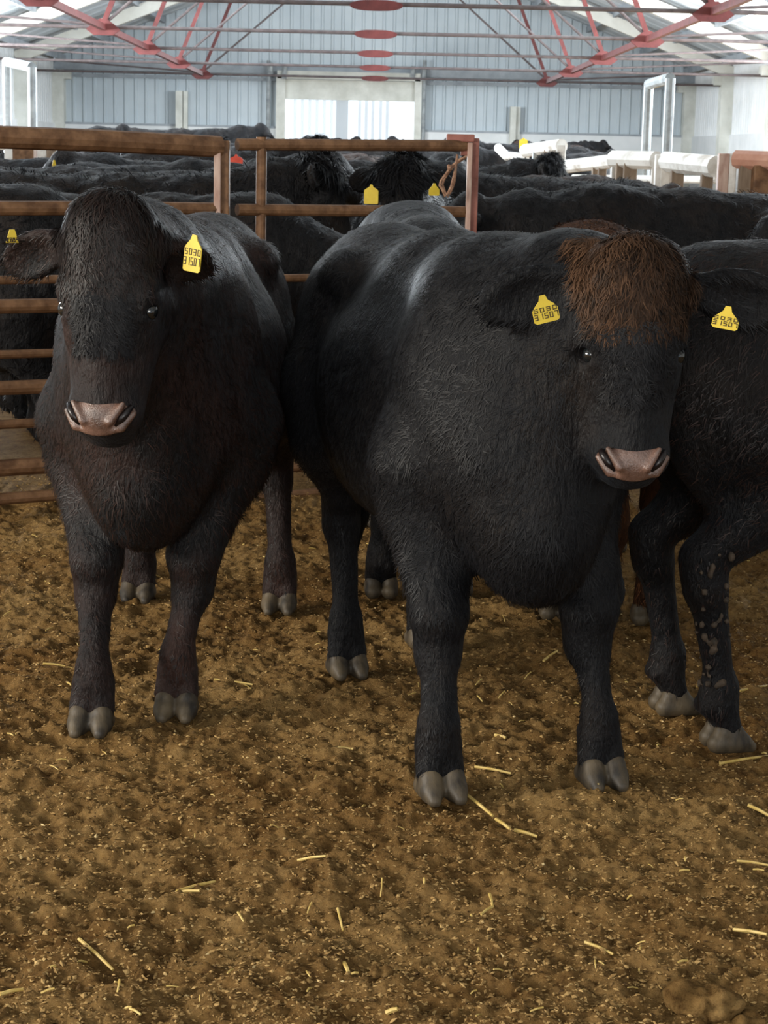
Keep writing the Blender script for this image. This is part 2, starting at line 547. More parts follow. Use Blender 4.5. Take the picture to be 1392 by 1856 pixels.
def sculpt_cow(h, pose, S=1.0):
    """pose is in the cow's own frame: +x forward, +y its left, z up.
    poll, f (poll to muzzle), n (out of the face), fore/hind hooves, ears; returns the signed field"""
    p = pose
    sc = Sculpt((-1.25, -.78, -.02), (p.get('xmax', 1.75), .78, 1.72), h)
    w = p.get('wide', 1.0)
    # trunk
    sc.ell((.38, 0, .93), (.42, .285 * w, .40), k=.05)
    sc.ell((-.08, 0, .88), (.66, .355 * w, .385), k=.08)
    sc.ell((-.62, 0, 1.03), (.36, .275 * w, .30), k=.08)
    sc.cone((.42, 0, 1.19), (-.05, 0, 1.18), .14, .15, k=.12)
    sc.cone((-.05, 0, 1.18), (-.72, 0, 1.17), .15, .15, k=.10)
    sc.ell((-.90, 0, 1.15), (.10, .09, .13), k=.08)
    for s in (-1, 1):
        sc.ell((-.46, s * .21 * w, 1.21), (.10, .06, .06), k=.07)        # hook bones
        sc.ell((.36, s * .10, 1.24), (.20, .07, .09), k=.06)          # shoulder blade tops
    sc.ell((.66, 0, .68), (.20, .15, .20), k=.10)                      # brisket
    # neck
    poll = np.array(p['poll'], float)
    f, n, s_ = head_axes(p['f'], p['n'])
    H = p.get('head', 1.0)
    hb = poll + (f * .08 - n * .13) * H
    jaw = poll + (f * .20 - n * .20) * H
    mid = (np.array([.50, 0, 1.10]) + hb) / 2 + np.array(p.get('bow', (0, 0, .02)))
    sc.cone((.46, 0, 1.10), mid, .24, .17, k=.10)
    sc.cone(mid, hb, .17, .115 * H, k=.08)
    sc.cone((.58, 0, .86), (jaw + mid * 1 + [0, 0, -.10]) / 2, .23, .15, k=.10)
    sc.cone((jaw + mid + [0, 0, -.10]) / 2, jaw, .15, .085 * H, k=.08)
    sc.cone((.66, 0, .72), jaw + [0, 0, -.06], .12, .04, k=.10)       # dewlap

    def hp(a, b, c):
        return poll + (f * a + s_ * b + n * c) * H
    R = np.stack([f, s_, n], 1)
    hh = np.array([H] * 3)
    k = .03
    sc.ell(hp(.085, 0, -.085), np.array((.125, .118, .098)) * H, R, k=.04)
    sc.ell(hp(.01, 0, -.055), np.array((.065, .082, .062)) * H, R, k=.05)     # poll knob
    sc.ell(hp(.17, 0, -.075), np.array((.13, .108, .070)) * H, R, k=.04)       # forehead
    sc.cone(hp(.20, 0, -.075), hp(.42, 0, -.064), .078 * H, .060 * H, k=.05)    # nasal bridge
    sc.cone(hp(.20, .048, -.13), hp(.41, .038, -.100), .078 * H, .056 * H, k=.04)
    sc.cone(hp(.20, -.048, -.13), hp(.41, -.038, -.100), .078 * H, .056 * H, k=.04)
    sc.cone(hp(.20, .060, -.19), hp(.44, .025, -.135), .060 * H, .036 * H, k=.04)   # jaw
    sc.cone(hp(.20, -.060, -.19), hp(.44, -.025, -.135), .060 * H, .036 * H, k=.04)
    sc.ell(hp(.455, 0, -.072), np.array((.064, .094, .062)) * H, R, k=.035)        # muzzle
    sc.ell(hp(.500, 0, -.110), np.array((.036, .066, .044)) * H, R, k=.025)        # chin
    for q in (-1, 1):
        sc.ell(hp(.175, q * .094, -.055), np.array((.040, .028, .030)) * H, R, k=.03)   # brow
        sc.ell(hp(.255, q * .078, -.085), np.array((.050, .030, .035)) * H, R, k=.03)   # cheek bone
        sc.ell(hp(.218, q * .114, -.062), np.array((.022, .018, .020)) * H, R, k=.012, op='sub')
        sc.cone(hp(.196, q * .096, -.044), hp(.200, q * .116, -.066), .010 * H, .009 * H, k=.012)
        sc.cone(hp(.238, q * .096, -.046), hp(.236, q * .112, -.070), .009 * H, .008 * H, k=.012)
        sc.cone(hp(.215, q * .088, -.040), hp(.240, q * .086, -.040), .010 * H, .010 * H, k=.015)
        # ear: flattened leaf with a hollow front
        e = p['ears'][0 if q < 0 else 1]
        d = unit(f * e[0] + s_ * q * e[1] + n * e[2])
        face = unit(n * e[3] + f * e[4] + np.array([0, 0, e[5]]))
        face = unit(face - d * (face @ d)); up = np.cross(face, d)
        RE = np.stack([d, up, face], 1)
        root = hp(.055, q * .100, -.10); L = e[6] * H
        sc.cone(root, root + d * L * .35, .036 * H, .040 * H, k=.03)
        c = root + d * L * .58
        ew = p.get('earw', .062) * H
        sc.ell(c, (L * .48, ew, .028 * H), RE, k=.02)
        sc.ell(c + face * .028 * H, (L * .38, ew * .70, .024 * H), RE, k=.015, op='sub')
    # legs
    for i, q in ((0, -1), (1, 1)):
        hx, hy = p['fore'][i]
        lift = 0
        kx = .40 * .5 + hx * .5 + .02; ky = q * .17 * .35 + hy * .65
        el = np.array([.42, q * .19, .70]); kn = np.array([kx + .02, ky, .385])
        fe = np.array([hx - .005, hy, .135]); ho = np.array([hx + .012, hy, .055])
        sc.ell((.44, q * .185 * w, .90), (.17, .105, .26), k=.08)
        sc.cone((.42, q * .20, .80), el, .15, .125, k=.06)
        sc.cone(el, kn + [0, 0, .06], .118, .072, k=.05)
        sc.cone(kn + [0, 0, .05], kn - [0, 0, .04], .069, .060, k=.03)
        sc.cone(kn - [0, 0, .02], fe + [0, 0, .05], .047, .040, k=.03)
        sc.cone(fe + [0, 0, .03], fe, .050, .054, k=.03)
        for t in (-1, 1):
            sc.cone(fe + [0, t * .012, -.01], ho + [.004, t * .027, .012], .046, .036, k=.012)
            sc.ell(fe + [-.045, t * .026, -.012], (.020, .016, .022), k=.015)
        hx, hy = p['hind'][i]
        st = np.array([-.50, q * .20 * w, .72])
        hk = np.array([hx - .06, q * .17 * .3 + hy * .7, .50])
        fe = np.array([hx + .0, hy, .135]); ho = np.array([hx + .02, hy, .055])
        sc.ell((-.64, q * .165 * w, .92), (.24, .125, .30), k=.08)
        sc.cone((-.60, q * .19 * w, .86), st, .17, .135, k=.06)
        sc.cone(st - [.06, 0, .02], hk + [.02, 0, .05], .125, .066, k=.05)
        sc.cone(hk + [-.025, 0, .03], hk - [0, 0, .05], .050, .056, k=.03)
        sc.cone(hk, fe + [0, 0, .05], .048, .040, k=.03)
        sc.cone(fe + [0, 0, .03], fe, .053, .055, k=.03)
        for t in (-1, 1):
            sc.cone(fe + [0, t * .012, -.01], ho + [.004, t * .026, .012], .044, .034, k=.012)
            sc.ell(fe + [-.043, t * .025, -.012], (.020, .015, .022), k=.015)
    # tail
    tx = p.get('tail', 0)
    sc.cone((-.93, 0, 1.20), (-1.00, tx * .3, 1.02), .045, .030, k=.05)
    sc.cone((-1.00, tx * .3, 1.02), (-.99, tx, .66), .028, .020, k=.02)
    sc.cone((-.99, tx, .68), (-.97, tx, .40), .028, .040, k=.03)
    sc.cone((-.97, tx, .40), (-.96, tx, .28), .038, .008, k=.03)
    return sc, dict(poll=poll, f=f, n=n, s=s_, H=H, R=R, hp=hp)


def hoof_part(root, hx, hy, m, spread=0.0, back=0.0):
    """a cloven hoof: two separate claws in one mesh"""
    s = Sculpt((hx - .10, hy - .10, -.012), (hx + .13, hy + .10, .12), .005)
    for t in (-1, 1):
        cy = hy + t * (.026 + spread)
        s.cone((hx - .030, cy, .026), (hx + .026, cy, .026), .029, .030, k=.012)
        s.cone((hx + .016, cy, .046), (hx + .062, cy + t * .003, .014), .026, .017, k=.018)
        s.cone((hx - .015, cy, .058), (hx + .012, cy, .060), .027, .026, k=.012)
    s.D = np.maximum(s.D, (.002 - (s.lo[2] + s.h * np.arange(s.n[2])))[None, None, :].astype(np.float32))
    s.D = np.maximum(s.D, ((s.lo[2] + s.h * np.arange(s.n[2])) - .088)[None, None, :].astype(np.float32))
    V, Q = s.mesh(1)
    me = np_mesh('hoof', V, Q, np.full(len(Q), 4))
    return link('hoof', me, m, root)


def strands(V, Q, N, A, n, length, width, dirfn, rgen, bend=.5, tone=None, seg=3, mask=None, lift=.30, wave=0.0, clump=.9, csize=.035):
    """hair ribbons lying along the surface; dirfn(points, normals) -> direction, length scale"""
    wgt = A * (mask if mask is not None else 1)
    cs = np.cumsum(wgt); cs /= cs[-1]
    fi = np.searchsorted(cs, rgen.random(n)); fi = np.minimum(fi, len(Q) - 1)
    u = rgen.random(n)[:, None]; v = rgen.random(n)[:, None]
    q = Q[fi]
    Pn = (V[q[:, 0]] * (1 - u) + V[q[:, 1]] * u) * (1 - v) + (V[q[:, 3]] * (1 - u) + V[q[:, 2]] * u) * v
    Nn = N[q].mean(1); Nn /= np.linalg.norm(Nn, axis=1, keepdims=True) + 1e-9
    d, ls = dirfn(Pn, Nn)
    d = d - Nn * (d * Nn).sum(1, keepdims=True)
    d += rgen.normal(0, .22, d.shape) 
    cl = np.floor(Pn / csize)                                              # clumping: neighbours share a swerve
    hsh = [NZ.h(cl[:, 0] + 31 * k, cl[:, 1], cl[:, 2]) - .5 for k in range(3)]
    d += clump * np.stack(hsh, 1)
    d = d - Nn * (d * Nn).sum(1, keepdims=True)
    d /= np.linalg.norm(d, axis=1, keepdims=True) + 1e-9
    L = (length * ls * rgen.uniform(.6, 1.25, n))[:, None]
    lf = lift * rgen.uniform(.5, 1.4, n)[:, None]
    side = np.cross(Nn, d)
    W = (width * rgen.uniform(.6, 1.4, n))[:, None]
    rows = []
    swerve = rgen.normal(0, .18, (n, 1))
    ph = rgen.uniform(0, 6.28, (n, 1))
    for i in range(seg + 1):
        t = i / seg
        c = Pn + side * L * wave * np.sin(ph + t * 5.0) * t - Nn * .002 + d * L * t + Nn * L * (lf * t - lf * bend * t * t) + side * L * swerve * t * t
        if bend: c = c + np.array([0, 0, -1]) * L * bend * .25 * t * t
        if i < seg:
            ww = W * (1 - .55 * t) / 2
            rows += [c - side * ww, c + side * ww]
        else:
            rows += [c]
    k = 2 * seg + 1
    VV = np.stack(rows, 1).reshape(-1, 3)
    b = (np.arange(n) * k)[:, None]
    fl = []
    quads = [b + np.array([[2 * i, 2 * i + 1, 2 * i + 3, 2 * i + 2]]) for i in range(seg - 1)]
    tri = b + np.array([[2 * seg - 2, 2 * seg - 1, 2 * seg]])
    flat = np.concatenate(quads + [tri], 1)
    sizes = np.tile([4] * (seg - 1) + [3], n)
    me = np_mesh('hair', VV, flat.ravel(), sizes)
    tn = rgen.random(n) if tone is None else tone(Pn, rgen)
    at = me.attributes.new('tone', 'FLOAT', 'POINT')
    at.data.foreach_set('value', np.repeat(np.clip(tn, 0, 1), k).astype(np.float32))
    return me


def tag_part(root, M4, m, w=.055, hgt=.070, digits=True):
    """plastic ear tag: neck, shoulders, thin plate; M4 places it (x right, z up, -y towards the viewer)"""
    t = .0018
    out = [(-.006, .016), (.006, .016), (.010, .004), (w / 2 * .8, -.008), (w / 2, -.016), (w / 2, -hgt + .004),
           (w / 2 - .005, -hgt), (-w / 2 + .005, -hgt), (-w / 2, -hgt + .004), (-w / 2, -.016), (-w / 2 * .8, -.008), (-.010, .004)]
    mb = MB()
    vs = [M4 @ Vector((x, -t, z)) for x, z in out] + [M4 @ Vector((x, t, z)) for x, z in out]
    k = len(out)
    mb.add(vs, [tuple(range(k)), tuple(range(2 * k - 1, k - 1, -1))] + [(i, k + i, k + (i + 1) % k, (i + 1) % k) for i in range(k)])
    o = mb.build('ear_tag', m, root)
    if digits:
        d = MB()
        sg = hgt / .070
        SEG = {'0': 'abcdef', '1': 'bc', '2': 'abged', '3': 'abgcd', '4': 'fgbc', '5': 'afgcd', '6': 'afgedc', '7': 'abc', '8': 'abcdefg', '9': 'abcdfg'}
        R3 = M4.to_3x3()
        for txt, zz, hh in (('5030', -.024 * sg, .0065 * sg), ('31507', -.046 * sg, .0085 * sg)):
            n = len(txt)
            for c, ch in enumerate(txt):
                x0 = -w / 2 + w * (c + .5) / n; hw = w / n * .27
                for q in SEG[ch]:
                    cx, cz, bw, bh = dict(a=(0, 1, 1, 0), g=(0, 0, 1, 0), d=(0, -1, 1, 0), f=(-1, .5, 0, 1), b=(1, .5, 0, 1), e=(-1, -.5, 0, 1), c=(1, -.5, 0, 1))[q]
                    d.box(M4 @ Vector((x0 + cx * hw, -t - .0004, zz + cz * hh)), (2 * hw * bw + .0018, .0008, hh * bh + .0018), R3)
        d.build('tag_number', M['tag_ink'], o)
    return o


def head_parts(root, hd, res=.0035):
    hp, R, H, f, n, s_ = hd['hp'], hd['R'], hd['H'], hd['f'], hd['n'], hd['s']
    for q in (-1, 1):
        c = hp(.217, q * .0975, -.069)
        me = bpy.data.meshes.new('eye')
        import bmesh
        bm = bmesh.new()
        bmesh.ops.create_uvsphere(bm, u_segments=24, v_segments=16, radius=.020 * H)
        for fc in bm.faces: fc.smooth = True
        bm.to_mesh(me); bm.free()
        o = link('eye', me, M['eye'], root); o.location = c
    # nose pad with comma nostrils
    c0 = hp(.47, 0, -.04)
    sp = Sculpt(c0 - .12 * H, c0 + .12 * H, res)
    sp.ell(hp(.458, 0, -.068), np.array((.067, .086, .066)) * H, R, k=.02)
    # keep a trapezoid wedge of the front of the muzzle
    g = sp._sub(c0 - .12 * H, c0 + .12 * H)[1]
    px = [g[i] - hd['poll'][i] for i in range(3)]
    fa = (px[0] * f[0] + px[1] * f[1] + px[2] * f[2]) / H
    sa = np.abs(px[0] * s_[0] + px[1] * s_[1] + px[2] * s_[2]) / H
    na = (px[0] * n[0] + px[1] * n[1] + px[2] * n[2]) / H
    cut = np.maximum.reduce([.420 - fa + sa * .15, sa - (.092 - np.maximum(fa - .43, 0) * .60), -.066 - na - sa * .2, fa - .503 + sa * sa * 5])
    sp.D = np.maximum(sp.D, (cut * H).astype(np.float32))
    for q in (-1, 1):
        sp.cone(hp(.432, q * .074, -.026), hp(.458, q * .058, -.008), .009 * H, .012 * H, k=.007, op='sub')
        sp.cone(hp(.458, q * .058, -.008), hp(.480, q * .040, -.010), .012 * H, .008 * H, k=.007, op='sub')
        sp.cone(hp(.428, q * .058, -.016), hp(.470, q * .032, -.006), .006 * H, .008 * H, k=.012)
        sp.cone(hp(.448, q * .080, -.036), hp(.484, q * .054, -.026), .005 * H, .008 * H, k=.012)
    V, Q = sp.mesh(1)
    if len(Q):
        o = link('nose_pad', np_mesh('nose_pad', V, Q, np.full(len(Q), 4)), M['nose'], root)
        tag(o, 'wet pinkish brown nose pad')
    for q in (-1, 1):
        mb = MB()
        pts = [hp(.432, q * .074, -.034), hp(.447, q * .065, -.024), hp(.460, q * .056, -.020), hp(.478, q * .041, -.022)]
        mb.tube(pts, [.006 * H, .009 * H, .010 * H, .006 * H], 8)
        mb.build('nostril', M['nostril'], root, smooth=True)


def make_cow(name, pose, loc, heading, h, coat, hoofs=True, face=True, clone=None):
    root = empty(name, loc, math.atan2(heading[1], heading[0]))
    sc, hd = sculpt_cow(h, pose)
    V, Q = sc.mesh(2)
    N, A = vnormals(V, Q)
    # soft folds and muscle unevenness
    amp = .010 * NZ.n3(V[:, 0] * 5, V[:, 1] * 5, V[:, 2] * 5) + .006 * NZ.n3(V[:, 0] * 16, V[:, 1] * 16, V[:, 2] * 9)
    hdist = np.linalg.norm(V - (hd['poll'] + hd['f'] * .3), axis=1)
    amp = amp * np.clip((hdist - .2) / .3, .12, 1)
    V = V + N * (amp - .008)[:, None] * .9
    body = link('body', np_mesh('body', V, Q, np.full(len(Q), 4)), coat, root)
    if hoofs:
        for hx, hy in list(pose['fore']) + list(pose['hind']):
            hoof_part(root, hx + .02, hy, M['hoof'], spread=.004)
    if face:
        head_parts(root, hd)
    return root, body, (V, Q, N, A), hd


def to_local(root, p):
    return root.matrix_world.inverted() @ Vector(p)


def local_pose(loc, heading, pts):
    """world xy -> cow frame"""
    a = math.atan2(heading[1], heading[0])
    out = []
    for x, y in pts:
        dx, dy = x - loc[0], y - loc[1]
        out.append((dx * cos(a) + dy * sin(a), -dx * sin(a) + dy * cos(a)))
    return out


def local_vec(heading, v):
    a = math.atan2(heading[1], heading[0])
    return np.array((v[0] * cos(a) + v[1] * sin(a), -v[0] * sin(a) + v[1] * cos(a), v[2]))


def loc3(loc, heading, p):
    x, y = local_pose(loc, heading, [(p[0], p[1])])[0]
    return np.array((x, y, p[2]))


def coat_dir(hd):
    f, s_, n, poll = hd['f'], hd['s'], hd['n'], hd['poll']

    def fn(Pn, Nn):
        r = Pn - poll
        fa = r @ f / hd['H']; sa = r @ s_ / hd['H']; na = r @ n / hd['H']
        head = (fa > -.12) & (fa < .56) & (np.abs(sa) < .15) & (na > -.27) & (na < .08)
        ear = (np.abs(sa) >= .12) & (np.abs(sa) < .36) & (np.abs(fa - .06) < .16) & (na > -.26) & (na < .15)
        d = np.tile(np.array([-.75, 0, -.65]), (len(Pn), 1))
        low = Pn[:, 2] < .55
        d[low] = [-.1, 0, -1]
        ls = np.ones(len(Pn))
        ls[Pn[:, 2] < .6] = .75
        ls[Pn[:, 2] > 1.18] = 1.3
        ls[(Pn[:, 0] > .3) & (Pn[:, 2] < .75) & (Pn[:, 2] > .5)] = 1.2
        d[head] = f * .9
        up = head & (fa < .2)
        d[up] = (f * .9 + s_ * np.sign(sa)[up][:, None] * .5)
        ls[head] = .85
        ls[head & (fa > .24)] = .6
        ls[head & (fa > .33)] = .38
        ls[head & (fa > .41)] = 0.1
        d[ear] = s_ * np.sign(sa)[ear][:, None] + np.array([0, 0, -.5])
        ls[ear] = 1.0
        e = (np.abs(np.abs(sa) - .105) < .03) & (np.abs(fa - .217) < .03) & (na > -.1)
        ls[e] = .12
        return d, ls
    return fn


# ------------------------------------------------------------------ heroes
def hero(label, loc, rear, pose_w, coat, hair, n_hair, res, tuft, tag_specs, name='cow'):
    """pose_w gives hooves, poll and muzzle as world points"""
    hv = (loc[0] - rear[0], loc[1] - rear[1])
    L = sqrt(hv[0] ** 2 + hv[1] ** 2); hv = (hv[0] / L, hv[1] / L)
    mid = ((loc[0] + rear[0]) / 2, (loc[1] + rear[1]) / 2)
    o3 = (mid[0], mid[1], 0)
    pose = dict(pose_w)
    pose['fore'] = local_pose(mid, hv, pose_w['fore']); pose['hind'] = local_pose(mid, hv, pose_w['hind'])
    pose['poll'] = loc3(mid, hv, pose_w['poll'])
    pose['f'] = local_vec(hv, pose_w['f']); pose['n'] = local_vec(hv, pose_w['n'])
    root, body, geo, hd = make_cow(name, pose, o3, hv, res, coat)
    bpy.context.view_layer.update()
    tag(root, label, 'cow')
    V, Q, N, A = geo
    if n_hair:
        me = strands(V, Q, N, A, n_hair, .030, .0024, coat_dir(hd), np.random.default_rng(5), tone=lambda p, g: g.random(len(p)) ** 2)
        o = link('hair', me, hair, root)
    if tuft:
        cen = V[Q].mean(1) - hd['poll']
        fa = cen @ hd['f'] / hd['H']; sa = np.abs(cen @ hd['s']) / hd['H']; na = cen @ hd['n'] / hd['H']
        mask = ((fa < tuft['reach']) & (fa > -.12) & (sa < .13 - .25 * np.clip(fa - .05, 0, 1)) & (na > -.17)).astype(float)

        def td(Pn, Nn):
            r = Pn - hd['poll']; sa = r @ hd['s']; fa = r @ hd['f']
            d = hd['f'] * 1.0 + hd['s'] * (sa / .10)[:, None] * .55 - np.array([0, 0, .3])
            return d, np.clip(1.15 - fa * 3.2, .35, 1.2)
        me = strands(V, Q, N, A, tuft['n'], tuft['len'], .0032, td, np.random.default_rng(9), mask=mask, bend=.75, lift=.55, seg=5, wave=.16, clump=1.7, csize=.022,
                     tone=lambda p, g: g.random(len(p)) ** 1.5 * .5 + .55 * tuft['bias'](p - hd['poll'], hd) * NZ.h(*[np.floor(p[:, k] / .022) for k in range(3)]))
        o = link('forelock', me, tuft['mat'], root)
        tag(o, tuft['label'])
    if tuft.get('face'):
        mask2 = ((fa > tuft['reach'] - .03) & (fa < .31) & (sa < .062) & (na > -.12)).astype(float)

        def fd(Pn, Nn):
            sa2 = (Pn - hd['poll']) @ hd['s']
            return hd['f'] + hd['s'] * (sa2 / .05)[:, None] * .7, np.ones(len(Pn))
        me = strands(V, Q, N, A, tuft['face'], .030, .003, fd, np.random.default_rng(12), mask=mask2, bend=.6, lift=.5, seg=4, wave=.2, clump=1.8, csize=.018)
        link('brow_hair', me, M['black_hair'], root)
    for (px, py, d, w, hg, yaw, rl) in tag_specs:
        p = to_local(root, P(px, py, d=d))
        a = root.rotation_euler.z
        M4 = Matrix.Translation(p) @ Matrix.Rotation(-a, 4, 'Z') @ Matrix.Rotation(yaw, 4, 'Z') @ Matrix.Rotation(rl, 4, 'Y')
        tag_part(root, M4, M['tag_yellow'], w, hg)
    return root, hd, geo


fB = (.60, 4.06, .81)
B_loc, B_rear = (.40, 4.47), (.055, 5.70)
B, hdB, geoB = hero(
    'black cow standing in the middle, body angled, ginger curly forelock, facing the camera', B_loc, B_rear,
    dict(fore=[(.19, 4.42), (.60, 4.54)], hind=[(-.055, 5.51), (.19, 5.86)],
         poll=(.600, 4.22, 1.335), f=(.008, -.08, -1), n=(-.03, -1, -.08), head=1.0, bow=(0, 0, .03), wide=.91,
         earw=.074,
         ears=[(.22, 1.0, .0, .8, 0, -.1, .25), (.22, 1.0, .0, .8, 0, -.1, .25)]),
    M['black_coat'], M['black_hair'], 95000, .0085,
    dict(n=9000, len=.046, reach=.165, face=3200, mat=M['ginger_hair'], label='ginger brown curly forelock',
         bias=lambda r, hd: np.clip(.75 - (r @ hd['s']) * 9, .15, 1.4)),
    [(985, 548, 4.14, .058, .045, .15, -.25), (1318, 568, 4.16, .058, .035, -.2, .15)])

A_loc, A_rear = (-.600, 4.97), (-.54, 6.36)
A, hdA, geoA = hero(
    'black cow standing at the left, broad head, rusty tinged coat, facing the camera', A_loc, A_rear,
    dict(fore=[(-.730, 4.90), (-.515, 5.05)], hind=[(-.79, 6.42), (-.29, 6.30)],
         poll=(-.640, 4.50, 1.405), f=(-.02, -.13, -1), n=(-.16, -1, -.05), head=1.06, bow=(0, 0, .04), wide=.90,
         ears=[(.32, .9, -.35, .8, 0, -.3, .20), (.40, .55, -.8, .8, .3, -.3, .17)]),
    M['rusty_coat'], M['rusty_hair'], 80000, .0085,
    dict(n=9000, len=.034, reach=.21, face=2200, mat=M['rusty_hair'], label='dark rusty curls over the brow',
         bias=lambda r, hd: np.clip(.2 - (r @ hd['f']) * 1.0, 0, 1)),
    [(352, 438, 4.50, .050, .072, -.55, .12), (22, 428, 4.60, .030, .016, .4, 0)])

# ------------------------------------------------------------------ floor
def floor_z(y):
    y = np.asarray(y, float)
    return np.clip((y - 7.0) / 38, 0, 1.2) * .50


def relief(X, Y):
    return .064 * (NZ.f2(X * 12, Y * 12, 5) - .5) + .030 * np.maximum(NZ.n2(X * 34 + 3, Y * 34) - .5, 0) * (.3 + NZ.n2(X * 5, Y * 5)) \
        + .030 * np.maximum(NZ.n2(X * 58 + 3, Y * 58) - .5, 0)


def build_floor():
    xs = np.concatenate([np.linspace(-9.2, -2.2, 20)[:-1], np.arange(-2.2, 2.2, .0085), np.linspace(2.2, 9.2, 20)])
    ys = np.concatenate([np.linspace(-6, 2.9, 14)[:-1], np.arange(2.9, 8.2, .0085), np.linspace(8.2, 55.4, 90)])
    X, Y = np.meshgrid(xs, ys, indexing='xy')
    near = ((np.abs(X) < 2.3) & (Y > 2.8) & (Y < 8.3)).astype(float)
    Z = floor_z(Y)
    Z = Z + .030 * (NZ.f2(X * 2.2 + 9, Y * 2.2, 3) - .5)
    Z = Z + near * relief(X, Y)
    Z -= .014 + .0
    nx, ny = len(xs), len(ys)
    V = np.stack([X.ravel(), Y.ravel(), Z.ravel()], 1)
    i = np.arange(nx - 1)[None, :] + np.arange(ny - 1)[:, None] * nx
    Q = np.stack([i, i + 1, i + 1 + nx, i + nx], -1).reshape(-1, 4)
    o = link('floor', np_mesh('floor', V, Q, np.full(len(Q), 4)), M['bedding'])
    tag(o, kind='structure')


build_floor()


# ------------------------------------------------------------------ the cows standing just behind
def plain_cow(label, cat_name, fore_or_hind, pose_extra, coat, hair, n_hair, res, group=None, hl=.032):
    fore, hind = fore_or_hind
    fm = ((fore[0][0] + fore[1][0]) / 2, (fore[0][1] + fore[1][1]) / 2)
    hm = ((hind[0][0] + hind[1][0]) / 2, (hind[0][1] + hind[1][1]) / 2)
    hv = (fm[0] - hm[0], fm[1] - hm[1]); L = sqrt(hv[0] ** 2 + hv[1] ** 2); hv = (hv[0] / L, hv[1] / L)
    mid = ((fm[0] + hm[0]) / 2, (fm[1] + hm[1]) / 2)
    pose = dict(poll=(1.10, .05, 1.22), f=(.75, .1, -.7), n=(.7, 0, .75), head=1.0, wide=.92,
                ears=[(.1, 1, -.2, .5, 0, 0, .18), (.1, 1, -.2, .5, 0, 0, .18)])
    pose.update(pose_extra)
    pose['fore'] = local_pose(mid, hv, fore); pose['hind'] = local_pose(mid, hv, hind)
    root, body, geo, hd = make_cow('cow', pose, (mid[0], mid[1], float(floor_z(mid[1])) * .5), hv, res, coat)
    tag(root, label, 'cow', group)
    if hl > .05: root.scale = (.965, .965, .965)
    if n_hair:
        V, Q, N, A = geo
        me = strands(V, Q, N, A, n_hair, hl, .0030, coat_dir(hd), np.random.default_rng(6), tone=lambda p, g: g.random(len(p)) ** 2)
        link('hair', me, hair, root)
    return root


# right edge, hindquarters towards the camera, walking off to the right
plain_cow('black cow at the right edge, dung spotted hind leg beside the forelocked cow', 'cow',
          ([(2.32, 5.08), (2.29, 5.46)], [(.955, 4.83), (.865, 5.16)]), dict(wide=.85), M['black_coat'], M['rusty_hair'], 36000, .011)
rc = [o for o in COL.objects if o.get('category') == 'cow'][-1]
bpy.context.view_layer.update()
gd = random.Random(8)
sp = Sculpt((-.80, -.30, .15), (-.40, .10, 1.0), .006)
rb = [c for c in rc.children if c.name.startswith('body')][0]
for k in range(60):
    px, py = gd.uniform(1255, 1335), gd.uniform(1000, 1250)
    o_, d_ = Vector((0, 0, CAM_H)), (P(px, py, d=4) - Vector((0, 0, CAM_H))).normalized()
    inv = rb.matrix_world.inverted()
    ok, hit, nr, fi = rb.ray_cast(inv @ o_, (inv.to_3x3() @ d_).normalized())
    if ok:
        r_ = gd.uniform(.004, .011)
        sp.ell(hit + nr * .003, (r_, r_, r_ * gd.uniform(.8, 1.6)), k=.006)
V, Q = sp.mesh(1)
if len(Q):
    tag(link('dung_cakes', np_mesh('dung_cakes', V, Q, np.full(len(Q), 4)), M['mud'], rc), 'dried dung caked on the hind leg', kind='stuff')
# brown back behind the middle cow, facing away
plain_cow('brown backed cow standing behind the neck of the forelocked cow', 'cow',
          ([(1.00, 7.40), (.68, 7.45)], [(.97, 6.16), (.65, 6.22)]), dict(wide=.89), M['umber_coat'], M['brown_hair'], 34000, .012, hl=.055)
# dark cow between the middle cow and the gate, facing away
plain_cow('dark cow behind the rump of the middle cow, mostly hidden, in front of the gate', 'cow',
          ([(.30, 7.75), (.00, 7.78)], [(.33, 6.55), (.06, 6.50)]), dict(wide=.86, poll=(.98, 0, 1.0), f=(.2, 0, -1), n=(1, 0, .2)), M['black_coat'], M['black_hair'], 9000, .012)

# ------------------------------------------------------------------ herd
def herd_proto(pose_extra, res, fluffy=False):
    pose = dict(poll=(1.12, .0, 1.30), f=(.75, .0, -.66), n=(.66, 0, .75), head=1.02, wide=1.0, xmax=1.9,
                fore=[(.62, -.16), (.55, .17)], hind=[(-.62, -.16), (-.74, .17)],
                ears=[(.1, 1, -.2, .5, 0, 0, .19), (.1, 1, -.2, .5, 0, 0, .19)])
    pose.update(pose_extra)
    sc, hd = sculpt_cow(res, pose)
    V, Q = sc.mesh(1)
    N, A = vnormals(V, Q)
    V = V + N * (.018 * NZ.n3(V[:, 0] * 6, V[:, 1] * 6, V[:, 2] * 6) + .016 * NZ.n3(V[:, 0] * 24, V[:, 1] * 24, V[:, 2] * 12) - .012)[:, None]
    me = np_mesh('herd_body', V, Q, np.full(len(Q), 4))
    N, A = vnormals(V, Q)
    if fluffy:
        def pd(Pn, Nn):
            r = Pn - hd['poll']
            d, ls = coat_dir(hd)(Pn, Nn)
            near = np.linalg.norm(r, axis=1) < .17
            ls = ls * np.where(near, 2.2, 1.0)
            return d, ls
        wt = 1 + 14 * (np.linalg.norm(V[Q].mean(1) - hd['poll'], axis=1) < .17)
    else:
        pd, wt = coat_dir(hd), None
    hm = strands(V, Q, N, A, 14000 if fluffy else 9000, .040, .006, pd, np.random.default_rng(16), seg=2, lift=.9 if fluffy else .5, mask=wt, clump=1.5,
                 tone=lambda p, g: g.random(len(p)) ** 1.6)
    return me, hm, hd


